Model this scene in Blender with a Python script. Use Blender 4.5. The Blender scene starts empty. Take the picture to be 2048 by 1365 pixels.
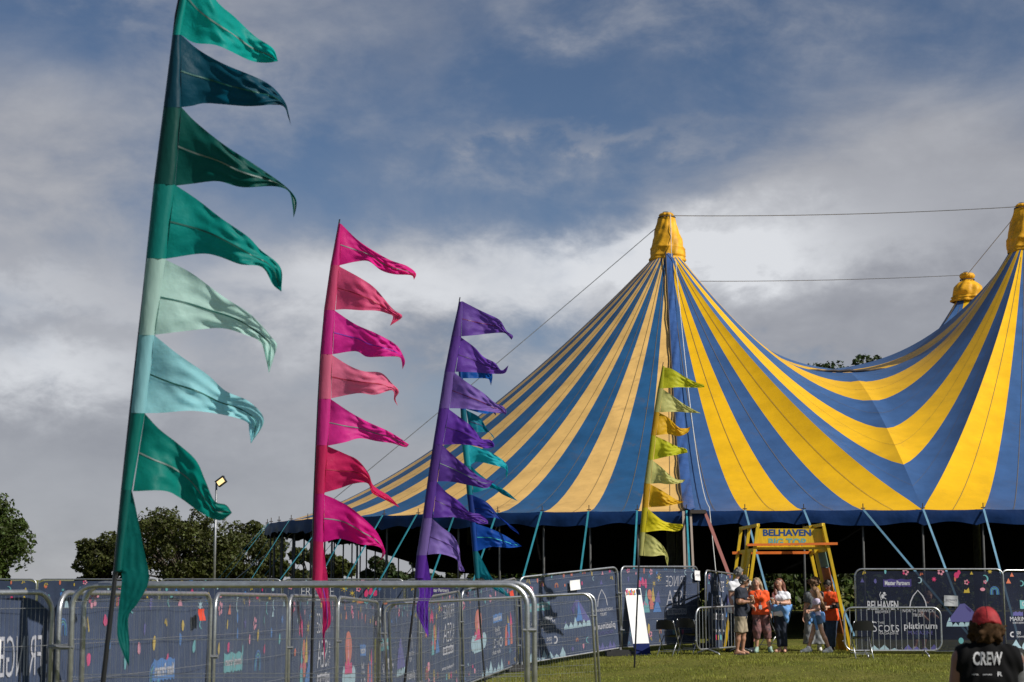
import bpy, math, random
import numpy as np
from mathutils import Vector, Matrix
from mathutils.bvhtree import BVHTree

random.seed(7); rng = np.random.default_rng(7)
SC = bpy.context.scene; COL = SC.collection
# ------------------------------------------------------------------ camera, sky, sun, exposure
F = 3413.0; TH = math.atan(475 / F); CAMZ = 1.75
cam = bpy.data.cameras.new('camera'); camo = bpy.data.objects.new('camera', cam); COL.objects.link(camo)
cam.sensor_width = 36; cam.lens = F / 2048 * 36; cam.clip_end = 4000; cam.clip_start = 0.2
camo.location = (0, 0, CAMZ); camo.rotation_euler = (math.pi / 2 + TH, 0, 0)
cam.dof.use_dof = True; cam.dof.focus_distance = 38; cam.dof.aperture_fstop = 4.5
SC.camera = camo
SC.view_settings.view_transform = 'Standard'; SC.view_settings.look = 'None'
SC.view_settings.exposure = 0.25; SC.view_settings.gamma = 1; SC.view_settings.use_curve_mapping = False
SUN_H = Vector((0.88, -0.47, 0)).normalized(); SUN_EL = math.radians(39)
SUN = Vector((SUN_H.x * math.cos(SUN_EL), SUN_H.y * math.cos(SUN_EL), math.sin(SUN_EL)))
sl = bpy.data.lights.new('sun', 'SUN'); sl.energy = 4.6; sl.angle = math.radians(0.5); sl.color = (1, 0.95, 0.87)
so = bpy.data.objects.new('sun', sl); COL.objects.link(so); so.rotation_euler = SUN.to_track_quat('Z', 'Y').to_euler()
so.location = (0, 0, 60)

W = bpy.data.worlds.new('World'); SC.world = W; W.use_nodes = True
wt = W.node_tree; wt.nodes.clear()
def wn(t, **k):
    n = wt.nodes.new(t)
    for a, b in k.items(): setattr(n, a, b)
    return n
def wput(sock, v):
    if isinstance(v, bpy.types.NodeSocket): wt.links.new(v, sock)
    else: sock.default_value = v
def wm(op, a, b=0.0, c=None, clamp=False):
    n = wn('ShaderNodeMath', operation=op, use_clamp=clamp); wput(n.inputs[0], a); wput(n.inputs[1], b)
    if c is not None: wput(n.inputs[2], c)
    return n.outputs[0]
def wmix(f, a, b):
    n = wn('ShaderNodeMix', data_type='RGBA'); wput(n.inputs[0], f); wput(n.inputs[6], a); wput(n.inputs[7], b)
    return n.outputs[2]
def wsmooth(x, lo, hi):
    n = wn('ShaderNodeMapRange', interpolation_type='SMOOTHSTEP'); wput(n.inputs[0], x)
    n.inputs[1].default_value = lo; n.inputs[2].default_value = hi
    return n.outputs[0]
sky = wn('ShaderNodeTexSky', sky_type='NISHITA', sun_disc=False)
sky.sun_elevation = SUN_EL; sky.sun_rotation = math.atan2(SUN_H.x, SUN_H.y)
sky.air_density = 0.75; sky.dust_density = 0.0; sky.ozone_density = 3.2
tc = wn('ShaderNodeTexCoord'); sep = wn('ShaderNodeSeparateXYZ'); wt.links.new(tc.outputs['Generated'], sep.inputs[0])
DX, DY, DZ = sep.outputs
# cloud layer: directions projected on a high flat layer so clouds foreshorten towards the horizon
den = wm('ADD', wm('MAXIMUM', DZ, 0.0), 0.16)
cmb = wn('ShaderNodeCombineXYZ'); wput(cmb.inputs[0], wm('DIVIDE', DX, den)); wput(cmb.inputs[1], wm('DIVIDE', DY, den))
def wnoise(vec, scale, detail=6, rough=0.55, dist=0.0, off=(0, 0, 0), st=(1, 1, 1)):
    mp = wn('ShaderNodeMapping'); wt.links.new(vec, mp.inputs[0]); mp.inputs[1].default_value = off; mp.inputs[3].default_value = st
    n = wn('ShaderNodeTexNoise'); wt.links.new(mp.outputs[0], n.inputs['Vector'])
    n.inputs['Scale'].default_value = scale; n.inputs['Detail'].default_value = detail
    n.inputs['Roughness'].default_value = rough; n.inputs['Distortion'].default_value = dist
    return n.outputs['Fac']
nA = wnoise(tc.outputs['Generated'], 7, 7, 0.58, 0.3, (0.3, 0, 0), (1, 1, 2.2))
nB = wnoise(tc.outputs['Generated'], 22, 7, 0.6, 0.2, (5, 2, 0), (1, 1, 1.7))
nW = wnoise(cmb.outputs[0], 1.6, 8, 0.62, 0.9, (3, 1, 0), (1.0, 0.45, 1))
az = wm('ADD', wm('ARCTAN2', DX, DY), wm('MULTIPLY', wm('SUBTRACT', nA, 0.5), 0.10))
el = wm('ADD', wm('ARCSINE', DZ), wm('MULTIPLY', wm('SUBTRACT', nB, 0.5), 0.07))
def blob(px, py, sx, sy):
    a0 = math.atan((px - 1024) / F); e0 = math.atan((1157 - py) / F) ; sa = sx / F; se = sy / F
    a = wm('DIVIDE', wm('SUBTRACT', az, a0), sa); b = wm('DIVIDE', wm('SUBTRACT', el, e0), se)
    return wm('POWER', 2.718, wm('MULTIPLY', wm('ADD', wm('MULTIPLY', a, a), wm('MULTIPLY', b, b)), -1.0))
def total(bl):
    t = None
    for (w, *q) in bl:
        x = wm('MULTIPLY', blob(*q), w); t = x if t is None else wm('ADD', t, x)
    return t
# where the cloud banks lie in this sky, and where clear blue opens between them
bank = total([(0.75, 80, 690, 420, 150), (0.7, 700, 590, 330, 110), (1.0, 1500, 540, 480, 130), (0.8, 1900, 430, 420, 220),
              (0.8, 300, 930, 900, 160), (0.5, 1900, 680, 500, 160), (0.35, 480, 60, 170, 110), (0.5, 60, 330, 360, 200),
              (-0.30, 1060, 400, 300, 70), (-0.25, 1300, 150, 600, 110), (-0.3, 700, 360, 260, 90), (-0.25, 120, 60, 260, 90), (0.3, 1150, 250, 330, 26), (0.9, 300, 1110, 1500, 70), (0.6, 1900, 1000, 900, 200)])
cov = wm('ADD', bank, wm('ADD', wm('MULTIPLY', wm('SUBTRACT', nA, 0.5), 1.3), wm('MULTIPLY', wm('SUBTRACT', nB, 0.5), 0.75)))
mask = wsmooth(cov, -0.24, 0.76)
wisp = wm('MULTIPLY', wsmooth(nW, 0.40, 0.78), 0.42)
mask = wm('MINIMUM', wm('ADD', wm('MULTIPLY', mask, 0.92), wm('MULTIPLY', wisp, wm('SUBTRACT', 1.0, mask))), 0.97)
lit = total([(1.05, 60, 750, 230, 60), (0.5, 40, 610, 200, 40), (0.95, 760, 580, 380, 85), (1.15, 1270, 505, 280, 55), (0.6, 1500, 500, 260, 70), (0.5, 1560, 470, 300, 90),
             (0.35, 1100, 600, 300, 70), (-0.12, 200, 900, 600, 90), (-0.35, 900, 690, 140, 90), (-0.15, 1900, 640, 300, 150), (0.05, 300, 1080, 600, 60)])
lum = wm('ADD', wm('MULTIPLY', lit, 0.55), wm('ADD', 0.35, wm('ADD', wm('MULTIPLY', wm('SUBTRACT', nA, 0.5), 0.32), wm('MULTIPLY', wm('SUBTRACT', nB, 0.5), 0.28))), clamp=True)
ccol = wmix(lum, (2.2, 2.25, 2.75, 1), (10.6, 10.8, 11.2, 1))
skyc = wmix(0.06, sky.outputs[0], (1.6, 1.9, 2.5, 1))
bg = wn('ShaderNodeBackground'); wput(bg.inputs[0], wmix(mask, skyc, ccol)); bg.inputs[1].default_value = 0.06
wo = wn('ShaderNodeOutputWorld'); wt.links.new(bg.outputs[0], wo.inputs[0])

# ------------------------------------------------------------------ helpers
def at(px, py, Y):
    """point of the photograph's line of sight at distance Y"""
    x = (px - 1024) / F; y = -(py - 682.5) / F
    d = np.array([x, math.cos(TH) - y * math.sin(TH), math.sin(TH) + y * math.cos(TH)])
    d = d * (Y / d[1]); return np.array([d[0], d[1], CAMZ + d[2]])
GT = np.array([-60, 8, 14, 20, 25, 28, 30, 32.5, 35, 38, 41, 44, 60, 120, 300]);
GZ = np.array([-.3, -.34, -.38, -.47, -.57, -.585, -.56, -.48, -.37, -.21, -.04, .03, .05, .05, 0])
def ground(x, y):
    t = np.asarray(y) + 0.9 * np.clip(np.asarray(x), -8, 12)
    return np.interp(t, GT, GZ)
def on_ground(px, py):
    lo, hi = 5.0, 120.0
    Ys = np.linspace(20, 60, 4001); P = np.array([at(px, py, Y) for Y in (20, 60)])
    pts = P[0] + (P[1] - P[0]) * ((Ys - 20) / 40)[:, None]
    s = pts[:, 2] - ground(pts[:, 0], pts[:, 1]); i = int(np.argmax(s < 0)); return pts[i]

MATS = {}
def mat(name, col, rough=0.6, metal=0.0, var=0.0, vscale=8.0, bump=0.0, bscale=40.0, trans=0.0, spec=0.5, alpha=1.0, island=0.0, emit=None, back=None, col2=None, stretch=(1, 1, 1), coat=0.0, sheer=0.0, dirt=0.0):
    if name in MATS: return MATS[name]
    m = bpy.data.materials.new(name); m.use_nodes = True; nt = m.node_tree; nt.nodes.clear()
    N = lambda t: nt.nodes.new(t); Lk = nt.links.new
    out = N('ShaderNodeOutputMaterial'); p = N('ShaderNodeBsdfPrincipled')
    p.inputs['Roughness'].default_value = rough; p.inputs['Metallic'].default_value = metal
    p.inputs['Specular IOR Level'].default_value = spec; p.inputs['Coat Weight'].default_value = coat
    c = None
    tcn = N('ShaderNodeTexCoord'); mp = N('ShaderNodeMapping'); mp.inputs[3].default_value = stretch; Lk(tcn.outputs['Object'], mp.inputs[0])
    base = (*col, 1)
    src = None
    if var or col2:
        nz = N('ShaderNodeTexNoise'); nz.inputs['Scale'].default_value = vscale; nz.inputs['Detail'].default_value = 6; nz.inputs['Roughness'].default_value = 0.65
        Lk(mp.outputs[0], nz.inputs['Vector'])
        mr = N('ShaderNodeMapRange'); mr.inputs[1].default_value = 0.35; mr.inputs[2].default_value = 0.68; Lk(nz.outputs['Fac'], mr.inputs[0])
        mx = N('ShaderNodeMix'); mx.data_type = 'RGBA'; Lk(mr.outputs[0], mx.inputs[0])
        mx.inputs[6].default_value = (*[v * (1 - var) for v in col], 1) if not col2 else base
        mx.inputs[7].default_value = (*[min(1, v * (1 + var)) for v in col], 1) if not col2 else (*col2, 1)
        src = mx.outputs[2]
    if island:
        ge = N('ShaderNodeNewGeometry'); hs = N('ShaderNodeHueSaturation')
        ma = N('ShaderNodeMapRange'); ma.inputs[3].default_value = 1 - island; ma.inputs[4].default_value = 1 + island
        mb = N('ShaderNodeMapRange'); mb.inputs[3].default_value = 0.5 - 0.05 * island; mb.inputs[4].default_value = 0.5 + 0.03 * island
        Lk(ge.outputs['Random Per Island'], ma.inputs[0]); Lk(ge.outputs['Random Per Island'], mb.inputs[0])
        Lk(ma.outputs[0], hs.inputs['Value']); Lk(mb.outputs[0], hs.inputs['Hue'])
        if src is not None: Lk(src, hs.inputs['Color'])
        else: hs.inputs['Color'].default_value = base
        src = hs.outputs[0]
    if dirt:
        dn = N('ShaderNodeTexNoise'); dn.inputs['Scale'].default_value = 0.9; dn.inputs['Detail'].default_value = 9; dn.inputs['Roughness'].default_value = 0.75; dn.inputs['Distortion'].default_value = 1.2; Lk(tcn.outputs['Object'], dn.inputs['Vector'])
        dr = N('ShaderNodeMapRange'); dr.inputs[1].default_value = 0.56; dr.inputs[2].default_value = 0.74; dr.inputs[4].default_value = dirt; Lk(dn.outputs['Fac'], dr.inputs[0])
        dm = N('ShaderNodeMix'); dm.data_type = 'RGBA'; Lk(dr.outputs[0], dm.inputs[0])
        if src is not None: Lk(src, dm.inputs[6])
        else: dm.inputs[6].default_value = base
        dm.inputs[7].default_value = (0.12, 0.085, 0.05, 1); src = dm.outputs[2]
    if back is not None:
        ge2 = N('ShaderNodeNewGeometry'); mx2 = N('ShaderNodeMix'); mx2.data_type = 'RGBA'; Lk(ge2.outputs['Backfacing'], mx2.inputs[0])
        if src is not None: Lk(src, mx2.inputs[6])
        else: mx2.inputs[6].default_value = base
        mx2.inputs[7].default_value = (*back, 1); src = mx2.outputs[2]
    if src is not None: Lk(src, p.inputs['Base Color'])
    else: p.inputs['Base Color'].default_value = base
    if bump:
        nb = N('ShaderNodeTexNoise'); nb.inputs['Scale'].default_value = bscale; nb.inputs['Detail'].default_value = 4; Lk(mp.outputs[0], nb.inputs['Vector'])
        bp = N('ShaderNodeBump'); bp.inputs['Strength'].default_value = bump; bp.inputs['Distance'].default_value = 0.05
        Lk(nb.outputs['Fac'], bp.inputs['Height']); Lk(bp.outputs[0], p.inputs['Normal'])
    if emit: p.inputs['Emission Color'].default_value = (*emit[0], 1); p.inputs['Emission Strength'].default_value = emit[1]
    sh = p.outputs[0]
    if trans:
        tr = N('ShaderNodeBsdfTranslucent')
        if src is not None: Lk(src, tr.inputs['Color'])
        else: tr.inputs['Color'].default_value = base
        ms = N('ShaderNodeMixShader'); ms.inputs[0].default_value = trans; Lk(sh, ms.inputs[1]); Lk(tr.outputs[0], ms.inputs[2]); sh = ms.outputs[0]
    if sheer:
        tp = N('ShaderNodeBsdfTransparent'); ms = N('ShaderNodeMixShader'); ms.inputs[0].default_value = sheer
        Lk(sh, ms.inputs[1]); Lk(tp.outputs[0], ms.inputs[2]); sh = ms.outputs[0]
    Lk(sh, out.inputs[0]); MATS[name] = m; return m

def mk(name, V, Fs, m, parent=None, smooth=False, mi=None, kind=None, label=None, base=None):
    """one mesh object from world-space points; children are stored relative to their thing's base"""
    me = bpy.data.meshes.new(name)
    V = np.asarray(V, float).reshape(-1, 3)
    if base is None:
        r = parent; base = np.zeros(3)
        while r is not None: base = base + np.array(r.location); r = r.parent
    me.from_pydata((V - base).tolist(), [], [tuple(int(i) for i in f) for f in Fs] if not isinstance(Fs, np.ndarray) else Fs.tolist())
    for q in (m if isinstance(m, (list, tuple)) else [m]): me.materials.append(q)
    if mi is not None: me.polygons.foreach_set('material_index', np.asarray(mi, np.int32))
    if smooth: me.polygons.foreach_set('use_smooth', np.ones(len(me.polygons), bool))
    me.update()
    o = bpy.data.objects.new(name, me); COL.objects.link(o)
    if parent is not None: o.parent = parent
    if kind: o['kind'] = kind
    if label: o['label'] = label
    return o
def tag(o, label=None, cat=None, group=None, kind=None):
    if label: o['label'] = label
    if cat: o['category'] = cat
    if group: o['group'] = group
    if kind: o['kind'] = kind
    return o
def thing(name, loc, label, cat, group=None):
    o = bpy.data.objects.new(name, None); COL.objects.link(o); o.location = tuple(float(v) for v in loc); o.empty_display_size = 0.2
    return tag(o, label, cat, group)

class MB:
    """collects shapes into one mesh"""
    def __init__(s): s.V = []; s.F = []; s.n = 0; s.M = []
    def add(s, V, Fs, mi=0):
        V = np.asarray(V, float).reshape(-1, 3); s.V.append(V); s.F += [tuple(int(i) + s.n for i in f) for f in Fs]; s.M += [mi] * len(Fs); s.n += len(V); return s
    def tube(s, pts, r, n=8, caps=True, mi=0):
        P = np.asarray(pts, float); k = len(P); rr = np.broadcast_to(np.asarray(r, float), (k,))
        T = np.gradient(P, axis=0) if k > 2 else np.repeat((P[-1:] - P[:1]), k, 0)
        T = T / np.maximum(np.linalg.norm(T, axis=1)[:, None], 1e-9)
        ref = np.array([0, 0, 1.0]) if abs(T[0][2]) < 0.9 else np.array([1.0, 0, 0])
        V = []; u = np.cross(T[0], ref); u /= np.linalg.norm(u)
        for i in range(k):
            u = u - T[i] * (u @ T[i]); u /= max(np.linalg.norm(u), 1e-9); w = np.cross(T[i], u)
            a = np.arange(n) * 2 * math.pi / n
            V.append(P[i] + rr[i] * (np.cos(a)[:, None] * u + np.sin(a)[:, None] * w))
        Fs = [(i * n + j, i * n + (j + 1) % n, (i + 1) * n + (j + 1) % n, (i + 1) * n + j) for i in range(k - 1) for j in range(n)]
        if caps: Fs += [tuple(range(n - 1, -1, -1)), tuple((k - 1) * n + j for j in range(n))]
        return s.add(np.concatenate(V), Fs, mi)
    def box(s, c, h, ax=None, mi=0):
        c = np.asarray(c, float); A = np.eye(3) if ax is None else np.asarray(ax, float)
        V = [c + sx * h[0] * A[0] + sy * h[1] * A[1] + sz * h[2] * A[2] for sx in (-1, 1) for sy in (-1, 1) for sz in (-1, 1)]
        return s.add(V, [(0, 1, 3, 2), (4, 6, 7, 5), (0, 4, 5, 1), (2, 3, 7, 6), (0, 2, 6, 4), (1, 5, 7, 3)], mi)
    def bar(s, a, b, w, d, side=(0, 1, 0), mi=0):
        a = np.asarray(a, float); b = np.asarray(b, float); z = b - a; L = np.linalg.norm(z); z /= L
        x = np.cross(np.asarray(side, float), z); x /= np.linalg.norm(x); y = np.cross(z, x)
        return s.box((a + b) / 2, (w / 2, d / 2, L / 2), (x, y, z), mi)
    def grid(s, G, mi=0):
        G = np.asarray(G, float); a, b = G.shape[:2]
        return s.add(G.reshape(-1, 3), [(i * b + j, i * b + j + 1, (i + 1) * b + j + 1, (i + 1) * b + j) for i in range(a - 1) for j in range(b - 1)], mi)
    def ball(s, c, r, n=8, m=6, mi=0, axes=None):
        c = np.asarray(c, float); r = np.broadcast_to(np.asarray(r, float), (3,)); A = np.eye(3) if axes is None else np.asarray(axes)
        V = []
        for i in range(m + 1):
            p = math.pi * i / m
            for j in range(n):
                q = 2 * math.pi * j / n
                V.append(c + r[0] * math.sin(p) * math.cos(q) * A[0] + r[1] * math.sin(p) * math.sin(q) * A[1] + r[2] * math.cos(p) * A[2])
        return s.add(V, [(i * n + j, (i + 1) * n + j, (i + 1) * n + (j + 1) % n, i * n + (j + 1) % n) for i in range(m) for j in range(n)], mi)
    def lathe(s, prof, c, n=20, mi=0, fn=None):
        c = np.asarray(c, float); V = []
        for (r, z) in prof:
            for j in range(n):
                a = 2 * math.pi * j / n; q = r if fn is None else fn(r, z, a)
                V.append(c + (q * math.cos(a), q * math.sin(a), z))
        k = len(prof)
        return s.add(V, [(i * n + j, i * n + (j + 1) % n, (i + 1) * n + (j + 1) % n, (i + 1) * n + j) for i in range(k - 1) for j in range(n)], mi)
    def build(s, name, m, parent=None, smooth=False, **k):
        return mk(name, np.concatenate(s.V), s.F, m, parent, smooth, mi=s.M if isinstance(m, (list, tuple)) else None, **k)

TXT = {}
def text2d(body, bold=0.0):
    key = (body, bold)
    if key not in TXT:
        cu = bpy.data.curves.new('t', 'FONT'); cu.body = body; cu.size = 1; cu.offset = bold; cu.resolution_u = 3
        ob = bpy.data.objects.new('t', cu); COL.objects.link(ob); bpy.context.view_layer.update()
        dg = bpy.context.evaluated_depsgraph_get(); me = bpy.data.meshes.new_from_object(ob.evaluated_get(dg))
        V = np.array([v.co[:2] for v in me.vertices]); Fs = [tuple(p.vertices) for p in me.polygons]
        bpy.data.objects.remove(ob); bpy.data.curves.remove(cu); bpy.data.meshes.remove(me)
        lo = V.min(0); hi = V.max(0); TXT[key] = ((V - lo) / (hi - lo), Fs, (hi - lo))
    return TXT[key]

STEEL = mat('galvanised_steel', (0.46, 0.47, 0.48), 0.38, 0.85, 0.18, 14, 0.05, 60)
STEEL2 = mat('dull_steel', (0.30, 0.31, 0.32), 0.5, 0.7, 0.2, 6); POLEG = mat('pole_grey', (0.085, 0.085, 0.085), 0.7, 0, 0.2, 6, spec=.2)
WIRE = mat('fence_wire', (0.36, 0.37, 0.38), 0.45, 0.7)
BLACK = mat('black_rubber', (0.018, 0.018, 0.019), 0.7, 0, 0.3, 20, 0.1)
BPLAST = mat('black_plastic', (0.016, 0.016, 0.018), 0.4)
# ------------------------------------------------------------------ ground
def ground_mat():
    m = bpy.data.materials.new('grass_turf'); m.use_nodes = True; nt = m.node_tree; p = nt.nodes['Principled BSDF']
    p.inputs['Roughness'].default_value = 0.9; p.inputs['Specular IOR Level'].default_value = 0.15
    tcn = nt.nodes.new('ShaderNodeTexCoord')
    def nz(sc, det=6, rough=0.6):
        n = nt.nodes.new('ShaderNodeTexNoise'); n.inputs['Scale'].default_value = sc; n.inputs['Detail'].default_value = det; n.inputs['Roughness'].default_value = rough
        nt.links.new(tcn.outputs['Object'], n.inputs['Vector']); return n.outputs['Fac']
    def ramp(f, lo, hi, a, b):
        r = nt.nodes.new('ShaderNodeMapRange'); r.inputs[1].default_value = lo; r.inputs[2].default_value = hi; nt.links.new(f, r.inputs[0])
        x = nt.nodes.new('ShaderNodeMix'); x.data_type = 'RGBA'; nt.links.new(r.outputs[0], x.inputs[0])
        for k, v in ((6, a), (7, b)):
            if isinstance(v, tuple): x.inputs[k].default_value = (*v, 1)
            else: nt.links.new(v, x.inputs[k])
        return x.outputs[2]
    a = ramp(nz(0.7), 0.38, 0.62, (0.115, 0.128, 0.018), (0.22, 0.195, 0.045))
    b = ramp(nz(9, 8, 0.7), 0.3, 0.7, (0.075, 0.083, 0.014), a)
    nt.links.new(b, p.inputs['Base Color'])
    bp = nt.nodes.new('ShaderNodeBump'); bp.inputs['Strength'].default_value = 0.6; bp.inputs['Distance'].default_value = 0.05
    nt.links.new(nz(45, 4), bp.inputs['Height']); nt.links.new(bp.outputs[0], p.inputs['Normal'])
    return m
xs = np.unique(np.concatenate([np.linspace(-900, -30, 12), np.linspace(-30, 40, 71), np.linspace(40, 900, 12)]))
ys = np.unique(np.concatenate([np.linspace(-40, 6, 8), np.linspace(6, 62, 90), np.linspace(62, 200, 12), np.linspace(200, 1800, 9)]))
XX, YY = np.meshgrid(xs, ys); ZZ = ground(XX, YY)
g = MB().grid(np.stack([XX, YY, ZZ], -1)); gd = g.build('ground', ground_mat(), smooth=True); tag(gd, kind='structure')
# grass blades where the lawn shows
def grass():
    n = 90000
    x = rng.uniform(-1, 13.5, n); y = rng.uniform(26.5, 44, n)
    k = (y - 26.5) / 17.5; keep = (x > -0.5 + 0.0 * k) & (x < y * 0.31 + 0.4); x = x[keep]; y = y[keep]; n = len(x)
    z = ground(x, y); a = rng.uniform(0, 2 * math.pi, n); h = rng.uniform(0.02, 0.05, n) * (1 + 0.5 * np.sin(x * 1.7 + np.sin(y * 1.3) * 2)) ; w = rng.uniform(0.004, 0.009, n)
    lx = rng.normal(0, 0.02, n); ly = rng.normal(0, 0.02, n)
    V = np.empty((n, 3, 3))
    V[:, 0] = np.stack([x - w * np.cos(a), y - w * np.sin(a), z - 0.003], -1); V[:, 1] = np.stack([x + w * np.cos(a), y + w * np.sin(a), z - 0.003], -1)
    V[:, 2] = np.stack([x + lx, y + ly, z + h], -1)
    me = bpy.data.meshes.new('grass_blades'); me.vertices.add(3 * n); me.vertices.foreach_set('co', V.ravel())
    me.loops.add(3 * n); me.loops.foreach_set('vertex_index', np.arange(3 * n, dtype=np.int32)); me.polygons.add(n)
    me.polygons.foreach_set('loop_start', np.arange(0, 3 * n, 3, dtype=np.int32)); me.update(calc_edges=True)
    me.materials.append(mat('grass_blade', (0.228, 0.242, 0.036), 0.6, var=0.45, vscale=0.8, island=0.4, trans=0.3, spec=0.25))
    o = bpy.data.objects.new('grass', me); COL.objects.link(o); tag(o, 'short mown lawn grass with dry yellowish patches', 'grass', kind='stuff')
grass()

# ------------------------------------------------------------------ the big top
M1 = at(1340, 430, 62.7); M2 = at(2062, 408, 61.1); M1[2] = M2[2] = 15.0
A = np.array([12.88, -1.6, 0]); B = np.array([1.7, 14.2, 0])
M1 = np.array([5.8, 62.7, 0]); R = 14.6
Wf = np.array([-0.9, -14.6, 0]); Lf = np.array([-0.995, 0.095, 0]) * R
ZE = 3.62; ZS = 9.2; ZC = 10.2; Z0 = 13.65; ZTOP = 15.3; R0 = 0.5
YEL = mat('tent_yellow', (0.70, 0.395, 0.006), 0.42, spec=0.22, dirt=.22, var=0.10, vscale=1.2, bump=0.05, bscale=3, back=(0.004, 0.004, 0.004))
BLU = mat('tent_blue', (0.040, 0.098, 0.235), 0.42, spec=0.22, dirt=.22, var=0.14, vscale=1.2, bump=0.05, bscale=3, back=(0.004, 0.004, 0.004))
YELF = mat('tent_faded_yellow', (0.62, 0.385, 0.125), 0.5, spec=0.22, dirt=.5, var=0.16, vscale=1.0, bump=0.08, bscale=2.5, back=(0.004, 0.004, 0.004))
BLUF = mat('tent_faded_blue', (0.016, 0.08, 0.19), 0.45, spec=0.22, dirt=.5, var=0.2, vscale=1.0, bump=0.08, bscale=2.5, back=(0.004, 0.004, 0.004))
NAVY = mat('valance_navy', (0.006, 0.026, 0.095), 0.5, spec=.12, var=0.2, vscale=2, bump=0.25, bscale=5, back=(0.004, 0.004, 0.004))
SHINY = mat('lacing_flap_blue', (0.034, 0.085, 0.24), 0.28, var=0.15, vscale=3, bump=0.35, bscale=4)
GOLD = mat('cap_pvc_gold', (0.66, 0.33, 0.014), 0.55, spec=.22, var=0.3, vscale=2.2, bump=0.5, bscale=3.5)
LINE = mat('seam_dark', (0.05, 0.04, 0.035), 0.8)
SEAM = mat('seam_thread', (0.17, 0.13, 0.07), 0.8, spec=.1)
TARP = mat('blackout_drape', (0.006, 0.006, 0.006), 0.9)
tent = thing('big_top_tent', (M1[0] + 6.5, M1[1] + 7, 0.05), 'huge blue and yellow striped circus tent with gold capped king poles', 'tent')
gz = lambda p: float(ground(p[0], p[1]))
def fold_pts(E, S, n):
    t = np.linspace(0, 1, n); P = E + (S - E) * t[:, None]; P[:, 2] = ZE + (ZS - ZE) * (1 - (1 - t) ** 1.35); return P, t
EAVE = []           # (point, outward) at every stripe boundary on the eave
def ray_patch(mast, ends, pows, m, ns=26):
    """canvas strip between two end rays: ends = points along its outer edge"""
    ends = np.asarray(ends); s = np.linspace(0, 1, ns) ** 1.25
    d = ends[:, :2] - mast[:2]; d = d / np.linalg.norm(d, axis=1)[:, None]
    st = mast[:2] + d * R0
    G = np.empty((len(ends), ns, 3))
    for i, e in enumerate(ends):
        G[i, :, :2] = st[i] + (e[:2] - st[i]) * s[:, None]
        zt_ = Z0 if mast[1] < 70 else 14.1; G[i, :, 2] = zt_ + (e[2] - zt_) * (1 - (1 - s) ** pows[i])
    return G
UPV = {}
def stripe(G, m, flip):
    n = np.cross(G[-1, 8] - G[0, 8], G[0, 12] - G[0, 8])
    G = G if n[2] < 0 else G[::-1]
    o = MB().grid(G).build('canvas_stripe', m, tent, smooth=True)
    c = G[len(G) // 2, 2:]; c2 = G[len(G) // 2 - 1, 2:]; w = (c - c2) / np.maximum(np.linalg.norm(c - c2, axis=1)[:, None], 1e-6) * 0.007; upz = np.array([0, -0.004, 0.012])
    MB().grid(np.stack([c - w + upz, c + w + upz], 1)).build('stitched_seam', SEAM, o); return o
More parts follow.
